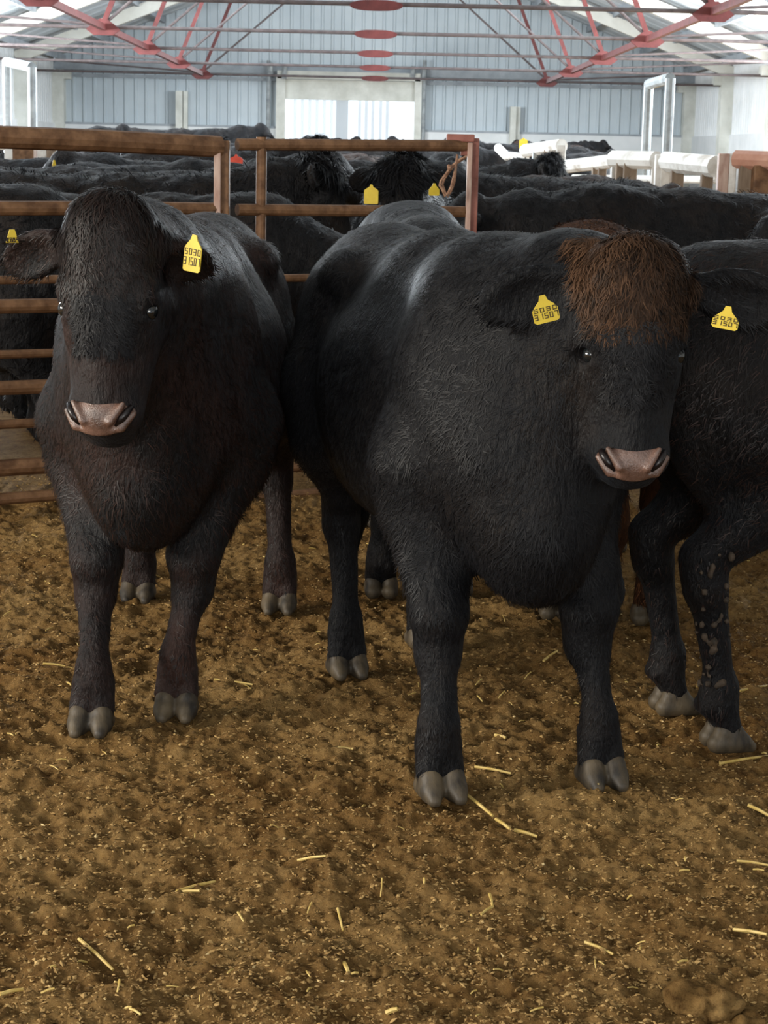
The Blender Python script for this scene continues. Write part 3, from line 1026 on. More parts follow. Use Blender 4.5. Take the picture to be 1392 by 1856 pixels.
PROTOS = [
    herd_proto({}, .020),                                                                  # looking ahead, head level with the back
    herd_proto(dict(poll=(1.10, .10, 1.44), f=(.55, .45, -.70), n=(.60, .35, .75), bow=(0, 0, .04)), .020),      # head raised
    herd_proto(dict(poll=(1.18, -.05, .98), f=(.55, 0, -.85), n=(.85, 0, .55)), .022),         # head lowered
    herd_proto(dict(poll=(.92, .40, 1.40), f=(-.05, .75, -.75), n=(.05, .75, .70), bow=(.05, -.02, .04)), .020),  # looking aside
    herd_proto(dict(poll=(1.06, .0, 1.46), f=(.30, 0, -.95), n=(.95, 0, .30), bow=(0, 0, .05), earw=.07), .018, True),  # head up, curly poll
]
HERD_N = [0]


def herd_cow(x, y, ang, kind, label, group=None, scale=1.0, mat='far_coat', tags=(), hair=True, dz=0.0):
    root = empty('cow', (x, y, float(floor_z(y)) - .01 + dz), ang)
    root.scale = (scale, scale, scale)
    me, hm, hd = PROTOS[kind]
    o = bpy.data.objects.new('body', me); COL.objects.link(o); o.parent = root
    if not me.materials: me.materials.append(M['far_coat'])
    if mat != 'far_coat':
        o.material_slots[0].link = 'OBJECT'; o.material_slots[0].material = M[mat]
    if hair:
        h = bpy.data.objects.new('hair', hm); COL.objects.link(h); h.parent = root
        if not hm.materials: hm.materials.append(M['black_hair'])
        if mat == 'brown_coat':
            h.material_slots[0].link = 'OBJECT'; h.material_slots[0].material = M['rusty_hair']
    tag(root, label, 'cow', group)
    HERD_N[0] += 1
    bpy.context.view_layer.update()
    for (px, py, d, w, hg, yaw, rl, mt) in tags:
        p = to_local(root, P(px, py, d=d))
        M4 = Matrix.Translation(p) @ Matrix.Rotation(-ang, 4, 'Z') @ Matrix.Rotation(yaw, 4, 'Z') @ Matrix.Rotation(rl, 4, 'Y')
        tag_part(root, M4, M[mt], w, hg, digits=False)
    return root


FRONT = -pi / 2
# the ones a label can single out
def X_at(px, y): return P(px, 285, d=y).x


herd_cow(X_at(640, 10.3) - 1.18, 10.3, +.06, 4, 'black cow behind the gate with a large yellow tag beside its curly poll', dz=.03, tags=[(673, 340, 10.0, .075, .085, 0, 0, 'tag_yellow')])
herd_cow(X_at(728, 10.4) + .05, 11.55, FRONT - .05, 4, 'black cow with a spiky curly poll facing the camera, behind the gate')
herd_cow(1.62, 9.85, pi - .05, 0, 'black cow side on behind the twine, a small yellow tag just left of the twine', scale=1.02, tags=[(787, 338, 9.7, .055, .045, .3, 0, 'tag_yellow')])
herd_cow(X_at(530, 11.7) - 1.15, 11.7, .1, 1, 'black cow with a rounded pale edged ear and yellow tag beside the thin upright', tags=[(547, 313, 11.3, .04, .05, .5, .2, 'tag_yellow'), (556, 283, 11.4, .05, .03, .3, 0, 'tag_yellow')])
herd_cow(X_at(425, 13.0) - 1.1, 13.1, .0, 1, 'black cow wearing one red tag and one yellow tag beside the thick post', tags=[(428, 284, 12.7, .09, .09, 0, 0, 'tag_red'), (438, 302, 12.65, .055, .055, 0, 0, 'tag_yellow')])
herd_cow(X_at(105, 14.8) + 1.15, 14.8, pi + .0, 1, 'black cow with a narrow yellow tag near the left white posts', tags=[(98, 294, 14.4, .03, .07, .5, 0, 'tag_yellow')])
herd_cow(X_at(960, 28), 28.0, pi - .15, 1, 'black cow in the far herd wearing one yellow tag, left of the white rails', scale=1.08, tags=[(949, 252, 26.6, .11, .12, 0, 0, 'tag_yellow')])
herd_cow(X_at(330, 30), 30.0, .2, 1, 'black cow with its head raised highest in the far herd, left of the door', scale=1.17)
herd_cow(X_at(640, 46), 46.0, FRONT, 1, 'black cow in front of the bright doorway, ears showing', scale=1.0)
herd_cow(X_at(700, 46), 46.4, FRONT + .3, 1, 'black cow in the bright doorway, right of the one showing ears', scale=.97)
herd_cow(X_at(60, 26), 26.0, .1, 1, 'black cow above the gate rail at the far left, ear pricked', scale=1.13)
herd_cow(-2.0, 8.55, .10, 2, 'black cow right behind the left gate, hoof showing below the bottom rail')
herd_cow(-.98, 9.42, 0.0, 2, 'black cow side on right behind the gate, head lowered beside the thin upright', scale=.97)
herd_cow(2.75, 8.75, .15, 2, 'dark broad back at the right edge below the pink pipe', scale=1.02)


def blobs(x, y, a, sc=1.0):
    return [(x + cos(a) * t * sc, y + sin(a) * t * sc) for t in (-.95, -.5, 0, .5, .9, 1.3)]


placed = []
for o in list(COL.objects):
    if o.get('category') == 'cow':
        placed += blobs(o.location.x, o.location.y, o.rotation_euler.z, o.scale.x)
rr = random.Random(21)
new = []


def try_place(x, y, ang, kind, sc, gap):
    bl = blobs(x, y, ang, sc)
    for k, (a, b) in enumerate(bl):
        lim = 9.25 + .12 * a if a < .7 else 9.0
        if b < lim or b > 51.5 or abs(a) > 8.3: return False
        g = gap
        for c, d in placed:
            if (a - c) ** 2 + (b - d) ** 2 < g * g: return False
    placed.extend(bl)
    new.append((x, y, ang, kind, sc))
    return True


for px, d in ((12, 24), (58, 22.8), (930, 23.5), (952, 23), (985, 21.6), (1017, 21), (27, 18), (45, 18), (0, 18), (62, 19), (76, 19), (90, 19),
              (1176, 22), (1215, 20.8), (1312, 12.2), (1327, 12.2), (1352, 12.2), (1382, 12.2)):
    q_ = P(px, 285, d=d)
    placed.append((q_.x, q_.y))
for pas, gap in ((0, .78), (1, .74), (2, .72)):
    for _ in range(9000):
        y = 9.6 + 40.5 * rr.random() ** 1.35
        xl, xr = X_at(-90, y), X_at(1480, y)
        if y > 12.5: xr = X_at(1010, y)
        if y > 15: xr = X_at(880, y)
        if y > 25: xr = X_at(1020, y)
        if y > 38: xl, xr = X_at(120, y), X_at(1020, y)
        elif y > 20: xl = X_at(0, y)
        x = rr.uniform(max(xl, -8), xr)
        side = rr.random() < (.75 if pas == 0 else .5)
        ang = (rr.choice((0, pi)) if side else rr.choice((pi / 2, -pi / 2, -pi / 2))) + rr.uniform(-.3, .3)
        try_place(x, y, ang, rr.choices((0, 1, 2, 4), (3, 2 if y < 24 else 4, 2, 3 if y < 24 else 1))[0], rr.uniform(.94, 1.04), gap)

# every beast gets a label of its own: stretch of the picture, then its turn counted away from the camera
ORD = ['nearest', 'second nearest', 'third nearest', 'fourth nearest', 'fifth nearest', 'sixth nearest', 'seventh nearest', 'eighth nearest',
       'ninth nearest', 'tenth nearest'] + [q + ' nearest' for q in ('eleventh twelfth thirteenth fourteenth fifteenth sixteenth seventeenth eighteenth nineteenth twentieth '
       'twenty-first twenty-second twenty-third twenty-fourth twenty-fifth twenty-sixth twenty-seventh twenty-eighth').split()]
ZONES = [(-400, 120, 'above the left gate rail'), (120, 260, 'above the brow of the left cow'), (260, 395, 'left of the thick gate post'),
         (395, 474, 'between thick post and thin upright'), (474, 590, 'right of the thin upright'), (590, 720, 'in line with the end doorway'),
         (720, 860, 'left of the twine post'), (860, 1010, 'right of the twine post'), (1010, 3000, 'below the right pen rails')]
cntz = {}
for (x, y, ang, kind, sc) in sorted(new, key=lambda t: t[1]):
    px = 663 + x * FPX / y
    zi = [i for i, z_ in enumerate(ZONES) if z_[0] <= px < z_[1]][0]
    k = cntz[zi] = cntz.get(zi, -1) + 1
    way = 'side on' if abs(cos(ang)) > .7 else ('rump towards us' if sin(ang) > 0 else 'facing us')
    brown = rr.random() < .18
    lab = '%s cow %s, %s of those %s' % ('brownish' if brown else 'black', way, ORD[min(k, 27)], ZONES[zi][2])
    g = 'cattle close behind the gate' if y < 20 else 'cattle far down the shed'
    herd_cow(x, y, ang, kind, lab, g, scale=sc, mat='brown_coat' if brown else 'far_coat', hair=y < 24)
print('herd', HERD_N[0])

# ------------------------------------------------------------------ gates
def gate_pt(px, z):
    """point of the gate line above pixel column px at height z"""
    d = 7.72 + (px / 850.0) * 1.18
    p = P(px, 285, d=d)
    return Vector((p.x, d, z))


def rail_y(px, py):
    d = 7.72 + (px / 850.0) * 1.18
    return P(px, py, d=d)


g1 = empty('gate', (gate_pt(180, 0).x, gate_pt(180, 0).y, float(floor_z(7.9))))
tag(g1, 'rusty pipe gate at the left, rails running behind the left cow', 'gate')
IG1 = Matrix.Translation(g1.location).inverted()
ys = [(249, 266, .046), (378, 380, .030), (508, 505, .018), (556, 552, .030), (643, 634, .018), (704, 692, .030), (770, 754, .020), (849, 826, .036), (905, 878, .026)]
XL, XR = -60, 398
for i, (ya, yb, r) in enumerate(ys):
    yend = ya + (yb - ya) * 1.0
    a = rail_y(XL, ya - (yend - ya) * 60 / 400); b = rail_y(XR, yend)
    mb = MB(); mb.tube([IG1 @ a, IG1 @ ((a + b) / 2 + Vector((0, 0, .004))), IG1 @ b], r, 12)
    mb.build('rail', M['rust_rail'], g1, smooth=False)
for px in (XL,):
    mb = MB(); mb.tube([IG1 @ gate_pt(px, .06), IG1 @ gate_pt(px, 1.6)], .032, 12); mb.build('upright', M['rust_rail'], g1)

post = empty('gate_post', tuple(gate_pt(406, 0)))
post.location.z = float(floor_z(8.3)) - .05
tag(post, 'thick gate post with one worn pale face behind the left cow', 'post')
IP = Matrix.Translation(post.location).inverted()
q = IP @ gate_pt(395, 0); q2 = IP @ gate_pt(408, 0)
MB().box((q.x, q.y - .012, .80), (.030, .05, 1.66)).build('worn_flange', M['worn_post'], post, bevel=.004)
MB().box((q2.x, q2.y, .80), (.040, .07, 1.66)).build('post_body', M['rust_rail'], post, bevel=.006)

g2 = empty('gate', (gate_pt(660, 0).x, gate_pt(660, 0).y, float(floor_z(8.6))))
tag(g2, 'rusty pipe gate in the middle, curly polled cattle seen through it', 'gate')
IG2 = Matrix.Translation(g2.location).inverted()
for (ya, yb, r) in [(262, 264, .026), (380, 384, .026), (505, 500, .018), (605, 592, .02), (690, 672, .02), (770, 745, .02), (856, 822, .022), (905, 868, .02)]:
    a = rail_y(430, ya); b = rail_y(846, yb)
    MB().tube([IG2 @ a, IG2 @ b], r, 12).build('rail', M['rust_rail'], g2)
for px, r in ((474, .024),):
    MB().tube([IG2 @ gate_pt(px, .08), IG2 @ (gate_pt(px, 1.615))], r, 12).build('upright', M['rust_rail'], g2)
MB().box(IG2 @ (gate_pt(848, 1.58)), (.07, .03, .05)).build('hinge_bracket', M['red_oxide'], g2, bevel=.004)

ep = empty('gate_post', tuple(gate_pt(856, 0)))
ep.location.z = float(floor_z(8.9)) - .05
tag(ep, 'red oxide gate end post with twine looped round its top', 'post')
IE = Matrix.Translation(ep.location).inverted()
a = IE @ gate_pt(851, 0); b = IE @ gate_pt(861, 0)
MB().box((a.x, a.y - .02, .83), (.024, .04, 1.62)).build('worn_flange', M['worn_post'], ep, bevel=.004)
MB().box((b.x, b.y, .83), (.034, .07, 1.66)).build('post_body', M['red_oxide'], ep, bevel=.004)
MB().box((a.x - .045, a.y, 1.66), (.13, .08, .035)).build('top_cap', M['red_oxide'], ep, bevel=.005)

# twine: two strands hanging from the post top to a knot
dt = 8.75
pts1 = [(846, 283), (832, 290), (818, 302), (808, 316), (799, 328), (797, 336), (803, 346), (806, 356), (812, 350), (818, 338), (822, 322), (826, 305), (829, 280)]
pts2 = [(844, 286), (828, 296), (815, 310), (806, 324), (802, 334), (806, 346), (812, 357), (818, 346), (824, 330), (826, 314), (827, 300)]
tw = empty('baler_twine', P(836, 285, d=dt))
tag(tw, 'brown frayed twine hanging in a loop from the gate end post', 'twine')
ITW = Matrix.Translation(tw.location).inverted()
for pts, r, dd in ((pts1, .0058, 0), (pts2, .0050, .02)):
    v = [ITW @ (P(x, y, d=dt + dd) + Vector((0, .006 * (k % 2), 0))) for k, (x, y) in enumerate(pts)]
    MB().tube(v, r, 7).build('strand', M['twine'], tw, smooth=True)
MB().tube([ITW @ P(812, 299, d=dt - .01), ITW @ P(815, 304, d=dt - .015), ITW @ P(819, 308, d=dt - .01)], [.006, .014, .006], 8).build('knot', M['twine'], tw, smooth=True)

# ------------------------------------------------------------------ hall
HW, YB, EAVE, RIDGE = 9.2, 55.4, 3.75, 7.3


def roof_z(x): return RIDGE - (RIDGE - EAVE) * abs(x) / HW


def corrugated(x0, x1, y, zlo, ztop, pitch=.30, depth=.045, axis='x'):
    """trapezoid ribbed sheet from x0 to x1; ztop is a function of the position"""
    us = []
    n = int(round((x1 - x0) / pitch))
    for i in range(n):
        b = x0 + (x1 - x0) * i / n; p = (x1 - x0) / n
        us += [(b, 0), (b + p * .62, 0), (b + p * .72, 1), (b + p * .90, 1)]
    us.append((x1, 0))
    vs = []
    for u, k in us:
        o = y - depth * k
        for z in (zlo, ztop(u)):
            vs.append((u, o, z) if axis == 'x' else (o, u, z))
    fs = [(2 * i, 2 * i + 2, 2 * i + 3, 2 * i + 1) for i in range(len(us) - 1)]
    return vs, fs


DX0, DX1, DTOP = P(512, 200, d=YB).x, P(752, 200, d=YB).x, P(640, 140, d=YB).z
DADO = P(663, 236, d=YB).z
w = MB()
wtop = lambda u: roof_z(u) + .36
w.add(*corrugated(-HW, DX0, YB, DADO, wtop))
w.add(*corrugated(DX1, HW, YB, DADO, wtop))
w.add(*corrugated(DX0, DX1, YB, DTOP, wtop))
tag(w.build('wall_back', M['wall_sheet']), kind='structure')
zf = float(floor_z(YB))
for nm, xa, xb in (('trim_1', -HW, DX0), ('trim_2', DX1, HW)):
    m_ = MB(); m_.box(((xa + xb) / 2, YB - .06, (DADO + zf) / 2), (xb - xa, .24, DADO - zf))
    tag(m_.build(nm, M['dado']), kind='structure')
    m_ = MB(); m_.box(((xa + xb) / 2, YB - .16, DADO + .02), (xb - xa, .10, .06))
    tag(m_.build(nm.replace('trim', 'baseboard'), M['purlin']), kind='structure')

# wall behind the camera, open above the feed passage
m_ = MB()
m_.box((-6.2, -10, 2.2), (6.0, .2, 4.4)); m_.box((6.2, -10, 2.2), (6.0, .2, 4.4)); m_.box((0, -10, 6.0), (18.4, .2, 3.4))
tag(m_.build('wall_front', M['wall_sheet']), kind='structure')

# side walls: white dado, sheet above
for nm, sx in (('wall_left', -1), ('wall_right', 1)):
    m_ = MB()
    vs, fs = corrugated(-10.0, YB, sx * (HW + .02), DADO, lambda u: EAVE + .40, axis='y')
    if sx > 0: fs = [f[::-1] for f in fs]
    m_.add(vs, fs)
    m_.box((sx * (HW + .05), (YB - 10) / 2, DADO / 2), (.2, YB + 10, DADO + .02))
    tag(m_.build(nm, M['dado']), kind='structure')

# end door: frame, header, sliding leaf, opening to the daylight
dr = MB()
fx0, fx1 = P(503, 200, d=YB).x, P(760, 200, d=YB).x
dr.box(((fx0 + fx1) / 2, YB - .25, DTOP + .02), (fx1 - fx0, .2, .22))
dr.box((fx0 + .10, YB - .25, (DTOP + zf) / 2), (.26, .2, DTOP - zf))
dr.box((fx1 - .05, YB - .25, (DTOP + zf) / 2), (.20, .2, DTOP - zf))
o = dr.build('trim_3', M['column']); tag(o, kind='structure')
hz = P(640, 181, d=YB).z
dh = MB(); dh.box(((DX0 + DX1) / 2, YB - .1, (DTOP + hz) / 2 - .06), (DX1 - DX0, .12, DTOP - hz - .08))
tag(dh.build('trim_4', M['column']), kind='structure')
dl = MB()
lx1 = P(630, 200, d=YB).x
vs, fs = corrugated(DX0 + .2, lx1, YB - .05, zf, lambda u: hz + .04, pitch=.2, depth=.05)
dl.add(vs, fs)
dl.box((lx1 - .15, YB - .12, (hz + zf) / 2 + .05), (.35, .06, hz - zf + .1))
tag(dl.build('door_1', M['translucent_sheet']), kind='structure')
# plastic strip curtain hanging in the bright gap: alternate strips
sb = MB()
for k, px in enumerate((652, 664, 676, 690, 702)):
    x = P(px, 200, d=YB).x
    sb.box((x, YB + .05, (hz + zf) / 2), (.10, .03, hz - zf))
so = sb.build('door_2', M['translucent_sheet']); tag(so, kind='structure')

# brackets of the sliding door
for i, (px, py) in enumerate(((490, 124), (515, 130), (748, 130), (768, 134))):
    c = P(px, py, d=YB - .4)
    t = MB(); t.tube([c + Vector((0, 0, -.12)), c + Vector((.02, 0, .16))], .07, 8); t.box(c + Vector((0, .1, -.15)), (.14, .2, .10))
    o = t.build('door_bracket', M['grey_pipe'])
    o.data.transform(Matrix.Translation(-c)); o.location = c
    tag(o, ('leftmost grey bracket high beside the end door', 'pale bracket at the top left corner of the end door',
            'pale bracket at the top right corner of the end door', 'rightmost grey bracket high beside the end door')[i], 'bracket', 'sliding door brackets')
rail = MB(); ca, cb = P(484, 200, d=YB - .35), P(497, 200, d=YB - .35)
for k, px in enumerate((486, 768)):
    c = P(px, 200, d=YB - .35)
    t = MB(); t.tube([Vector((0, 0, zf - c.z)), Vector((0, 0, 1.4))], .055, 10)
    o = t.build('drain_pipe', M['grey_pipe']); o.location = c
    tag(o, ('grey vertical pipe left of the end door', 'grey vertical pipe right of the end door')[k], 'pipe')

# columns of the end wall and along the sides
ti = 5
for px0, px1 in ((318, 340), (925, 944)):
    a, b = P(px0, 180, d=YB - .3), P(px1, 180, d=YB - .3)
    m_ = MB()
    top = P(330, 165 if px0 < 600 else 180, d=YB - .3).z
    m_.box(((a.x + b.x) / 2 - .06, YB - .3, (top + zf) / 2), ((b.x - a.x) * .55, .30, top - zf))
    m_.box((b.x - .06, YB - .22, (top + zf) / 2), (.12, .2, top - zf))
    tag(m_.build('trim_%d' % ti, M['column']), kind='structure'); ti += 1
TD = [25.4, 31.4, 37.4, 43.4, 49.4]
for y in TD + [YB - .2]:
    for sx in (-1, 1):
        m_ = MB(); m_.box((sx * (HW - .12), y, EAVE / 2 + .1), (.38, .42, EAVE - .2))
        m_.box((sx * (HW - .2), y, EAVE - .15), (.6, .36, .22))
        tag(m_.build('trim_%d' % ti, M['column']), kind='structure'); ti += 1
# horizontal sheeting rails on the end wall
for py in (133, 218):
    z = P(660, py, d=YB).z
    m_ = MB()
    if py > 200: continue
    m_.box((0, YB - .10, P(300, 140, d=YB).z), (2 * HW, .08, .09))
    m_.box((0, YB - .10, P(300, 122, d=YB).z), (2 * HW, .12, .24))
    tag(m_.build('trim_%d' % ti, M['purlin']), kind='structure'); ti += 1

# roof sheets with ribs, purlins along the hall
m_ = MB()
prof = []
y = -10.0
while y < YB + .4:
    prof += [(y, 0), (y + .70, 0), (y + .78, 1), (y + .92, 1)]
    y += 1.0
for sx in (-1, 1):
    vs = []
    for (yy, k) in prof:
        vs += [(0, yy, RIDGE + .35 + .05 * k), (sx * (HW + .4), yy, roof_z(HW + .4) + .35 + .05 * k)]
    m_.add(vs, [(2 * i, 2 * i + 2, 2 * i + 3, 2 * i + 1) for i in range(len(prof) - 1)])
tag(m_.build('ceiling', M['roof_sheet']), kind='structure')
m_ = MB()
for sx in (-1, 1):
    for t in (.15, .32, .49, .66, .83, .97):
        x = sx * HW * t
        m_.box((x, (YB - 10) / 2, roof_z(x) + .24), (.09, YB + 10, .16))
tag(m_.build('trim_%d' % ti, M['purlin']), kind='structure'); ti += 1

# ------------------------------------------------------------------ roof trusses
ord_ = ['nearest roof truss, its red gusset plates largest', 'second roof truss from the camera, red gussets and thin tie rod',
        'middle roof truss of the five, red gussets and thin tie rod', 'fourth roof truss from the camera, next to the farthest',
        'farthest roof truss, its red gussets smallest, near the end wall']
NX, NZZ = 4.42, 3.49


def plate(c, w, h, t=.05):
    m = MB()
    out = [(-w / 2, -h * .15), (-w * .28, -h / 2), (w * .28, -h / 2), (w / 2, -h * .15), (w * .30, h * .2), (w * .10, h / 2), (-w * .10, h / 2), (-w * .30, h * .2)]
    vs = [(c[0] + x, c[1] - t / 2, c[2] + z) for x, z in out] + [(c[0] + x, c[1] + t / 2, c[2] + z) for x, z in out]
    k = len(out)
    m.add(vs, [tuple(range(k)), tuple(range(2 * k - 1, k - 1, -1))] + [(i, k + i, k + (i + 1) % k, (i + 1) % k) for i in range(k)])
    return m


def oval(c, w, h, t=.04):
    m = MB(); k = 20
    out = [(math.copysign(abs(cos(a)) ** .7, cos(a)) * w / 2, math.copysign(abs(sin(a)) ** 1.0, sin(a)) * h / 2) for a in [2 * pi * i / k for i in range(k)]]
    vs = [(c[0] + x, c[1] - t / 2, c[2] + z) for x, z in out] + [(c[0] + x, c[1] + t / 2, c[2] + z) for x, z in out]
    m.add(vs, [tuple(range(k)), tuple(range(2 * k - 1, k - 1, -1))] + [(i, k + i, k + (i + 1) % k, (i + 1) % k) for i in range(k)])
    return m


for i, y in enumerate(TD):
    t = empty('roof_truss', (0, y, NZZ))
    tag(t, ord_[i], 'truss', 'roof trusses')
    z0 = NZZ
    MB().tube([(-HW + .2, 0, 0), (HW - .2, 0, 0)], .030, 8).build('tie_rod', M['truss_rod'], t)
    oval((0, -.03, -.02), .70, .14).build('centre_plate', M['truss_red'], t)
    for sx in (-1, 1):
        nx = sx * NX
        plate((nx, -.02, 0), .56, .26).build('gusset_plate', M['truss_red'], t)
        MB().bar((nx, 0, .05), (nx - sx * 1.02, 0, roof_z(nx - sx * 1.02) - z0 + .05), .07, .08).build('strut', M['truss_red'], t)
        MB().tube([(nx, .02, .04), (0, .02, RIDGE - z0)], .026, 8).build('diagonal_rod', M['truss_rod'], t)
        MB().tube([(nx, .05, .04), (sx * (HW - .2), .05, EAVE - z0 + .05)], .022, 8).build('diagonal_rod', M['truss_rod'], t)
        MB().bar((0, 0, RIDGE - z0 + .05), (sx * HW, 0, EAVE - z0 + .05), .20, .30).build('rafter', M['rafter'], t)
for sx in (-1, 1):
    b = MB(); b.bar((0, -22, 0), (0, 11, 0), .08, .10)
    o = b.build('longitudinal_beam', M['truss_red']); o.location = (sx * NX, 38.4, NZZ)
    tag(o, 'long dark red beam joining the %s gusset plates of the trusses' % ('left' if sx < 0 else 'right'), 'beam')

# ------------------------------------------------------------------ far pen rails at the right and left
def pen_rail(label, pts, r, d, mat, posts, zb=None, postw=.09, group='pale pen rails'):
    c = P(pts[0][0], pts[0][1], d=d[0])
    root = empty('pen_rail', (c.x, c.y, float(floor_z(c.y))))
    I = Matrix.Translation(root.location).inverted()
    tag(root, label, 'rail')
    v = [P(x, y, d=d[0] + (d[1] - d[0]) * k / max(len(pts) - 1, 1)) for k, (x, y) in enumerate(pts)]
    MB().tube([I @ q for q in v], r, 10).build('rail', M[mat], root)
    for px, py, w_, mt in posts:
        t = (px - pts[0][0]) / (pts[-1][0] - pts[0][0] + 1e-6)
        dd = d[0] + (d[1] - d[0]) * min(max(t, 0), 1)
        q = I @ P(px, py, d=dd)
        zg = float(floor_z(dd)) - root.location.z
        MB().box((q.x, q.y, (q.z + zg) / 2), (w_, w_, q.z - zg)).build('post', M[mt], root, bevel=.008)
    return root


pen_rail('white pipe rail falling away at the left end of the right pen', [(903, 268), (918, 283), (952, 286)], .055, (24, 23), 'white_pipe', [(948, 284, .08, 'white_pipe')])
pen_rail('short white rail rising right, left of the tall white post', [(952, 273), (1018, 264)], .075, (22, 21), 'white_pipe', [(975, 272, .12, 'grey_pipe'), (995, 270, .12, 'timber'), (1017, 262, .10, 'white_pipe')])
pen_rail('long cream rail between the tall white post and the wooden gate posts', [(1018, 303), (1112, 292)], .07, (20, 18.5), 'white_pipe', [(1083, 296, .10, 'timber'), (1092, 296, .08, 'timber')])
pen_rail('white rail over two timber posts in the right pen', [(1112, 289), (1190, 291)], .085, (17.5, 17), 'white_pipe', [(1116, 291, .08, 'white_pipe'), (1128, 294, .12, 'timber'), (1142, 294, .12, 'timber'), (1188, 283, .06, 'white_pipe')])
pen_rail('white rail between the pair of white posts and the far right post', [(1208, 293), (1300, 302)], .085, (15.5, 14.5), 'white_pipe', [(1196, 280, .07, 'white_pipe'), (1209, 280, .10, 'white_pipe'), (1228, 298, .10, 'timber'), (1282, 302, .09, 'timber')])
pen_rail('pink thick pipe rail at the right edge', [(1335, 289), (1440, 293)], .062, (12.3, 12.0), 'pink_pipe', [(1312, 278, .07, 'worn_post'), (1327, 278, .06, 'white_pipe'), (1352, 300, .08, 'timber'), (1382, 300, .12, 'rust_rail')])
pen_rail('lower white rail seen between the timber posts of the right pen', [(1040, 322), (1300, 326)], .035, (20, 17), 'white_pipe', [(1160, 300, .06, 'grey_pipe')])
pen_rail('white rail and posts behind the left gate at the left edge', [(-30, 263), (30, 265)], .04, (18, 18), 'white_pipe', [(27, 262, .17, 'white_pipe'), (45, 262, .2, 'rust_rail')])
pen_rail('pale pen posts behind the left gate', [(60, 266), (105, 268)], .04, (19, 19), 'white_pipe', [(62, 262, .08, 'worn_post'), (76, 262, .10, 'white_pipe'), (90, 262, .08, 'timber')])


def pipe_frame(label, xs, tops, d, yb):
    c = P(xs[0], tops[0], d=d)
    root = empty('pipe_frame', (c.x, c.y, float(floor_z(c.y))))
    I = Matrix.Translation(root.location).inverted()
    tag(root, label, 'frame')
    d2 = d - 1.2
    a, b = P(xs[0], tops[0], d=d), P(xs[1], tops[1], d=d2)
    za = float(floor_z(d))
    MB().tube([I @ Vector((a.x, a.y, za)), I @ a], .055, 10).build('leg', M['grey_pipe'], root)
    MB().tube([I @ Vector((b.x, b.y, za)), I @ b], .055, 10).build('leg', M['grey_pipe'], root)
    MB().tube([I @ a, I @ b], .06, 10).build('crossbar', M['grey_pipe'], root)


pipe_frame('tall grey pipe frame standing in the right pen', (1176, 1215), (153, 142), 22, 285)
pipe_frame('tall grey pipe frame at the left edge', (12, 58), (112, 122), 24, 230)

# ------------------------------------------------------------------ chaff, clods and straw on the ground
def flakes(name, n, smin, smax, seed, lab=None):
    g = np.random.default_rng(seed)
    d = 2.9 + 6.2 * g.random(n) ** 1.5
    x = (g.random(n) - .5) * (.50 * d + .5) + .03
    z = np.zeros(n)
    ground = .030 * (NZ.f2(x * 2.2 + 9, d * 2.2, 3) - .5) + relief(x, d) - .014 + floor_z(d)
    L = smin + (smax - smin) * g.random(n) ** 2.5
    W = L * g.uniform(.25, .9, n)
    T = L * g.uniform(.15, .5, n)
    a = g.random(n) * 2 * pi
    u = np.stack([np.cos(a), np.sin(a), g.normal(0, .25, n)], 1)
    v = np.stack([-np.sin(a), np.cos(a), g.normal(0, .25, n)], 1)
    wv = np.cross(u, v)
    c = np.stack([x, d, ground + T * .3], 1)
    pts = []
    for su, sv, sw in ((1, 0, 0), (0, 1, 0), (-1, 0, 0), (0, -1, 0), (0, 0, 1), (0, 0, -1)):
        j = g.uniform(.7, 1.3, n)[:, None]
        pts.append(c + (u * su * L[:, None] + v * sv * W[:, None] + wv * sw * T[:, None]) * j / 2)
    V = np.stack(pts, 1).reshape(-1, 3)
    F = np.array([[0, 1, 4], [1, 2, 4], [2, 3, 4], [3, 0, 4], [1, 0, 5], [2, 1, 5], [3, 2, 5], [0, 3, 5]])
    Q = (np.arange(n)[:, None, None] * 6 + F[None]).reshape(-1, 3)
    me = np_mesh(name, V, Q, np.full(len(Q), 3), smooth=False)
    at = me.attributes.new('tone', 'FLOAT', 'POINT')
    at.data.foreach_set('value', np.repeat(np.clip(g.normal(.45, .21, n), 0, 1), 6).astype(np.float32))
    o = link(name, me, M['chaff'])
    tag(o, lab, 'bedding', kind='stuff')
    return o


flakes('chaff', 150000, .0025, .016, 3, 'brown chaff and crumbs strewn over the trodden bedding')


def ground_at(x, y):
    x = np.array([x]); y = np.array([y])
    return float((.030 * (NZ.f2(x * 2.2 + 9, y * 2.2, 3) - .5) + relief(x, y) - .014)[0])


def straw(p0, p1, r=.0032, label=None, group=None):
    a = P(*p0, z=0); b = P(*p1, z=0)
    a.z = ground_at(a.x, a.y) + .010; b.z = ground_at(b.x, b.y) + .010
    m = (a + b) / 2; mid = Vector((random.uniform(-.001, .001), random.uniform(-.001, .001), .002))
    r *= 1.05
    t = MB(); t.tube([a - m, mid, b - m], [r, r * .95, r * .8], 6)
    o = t.build('straw_stalk', M['straw']); o.location = m
    tag(o, label, 'straw', group)
    return o


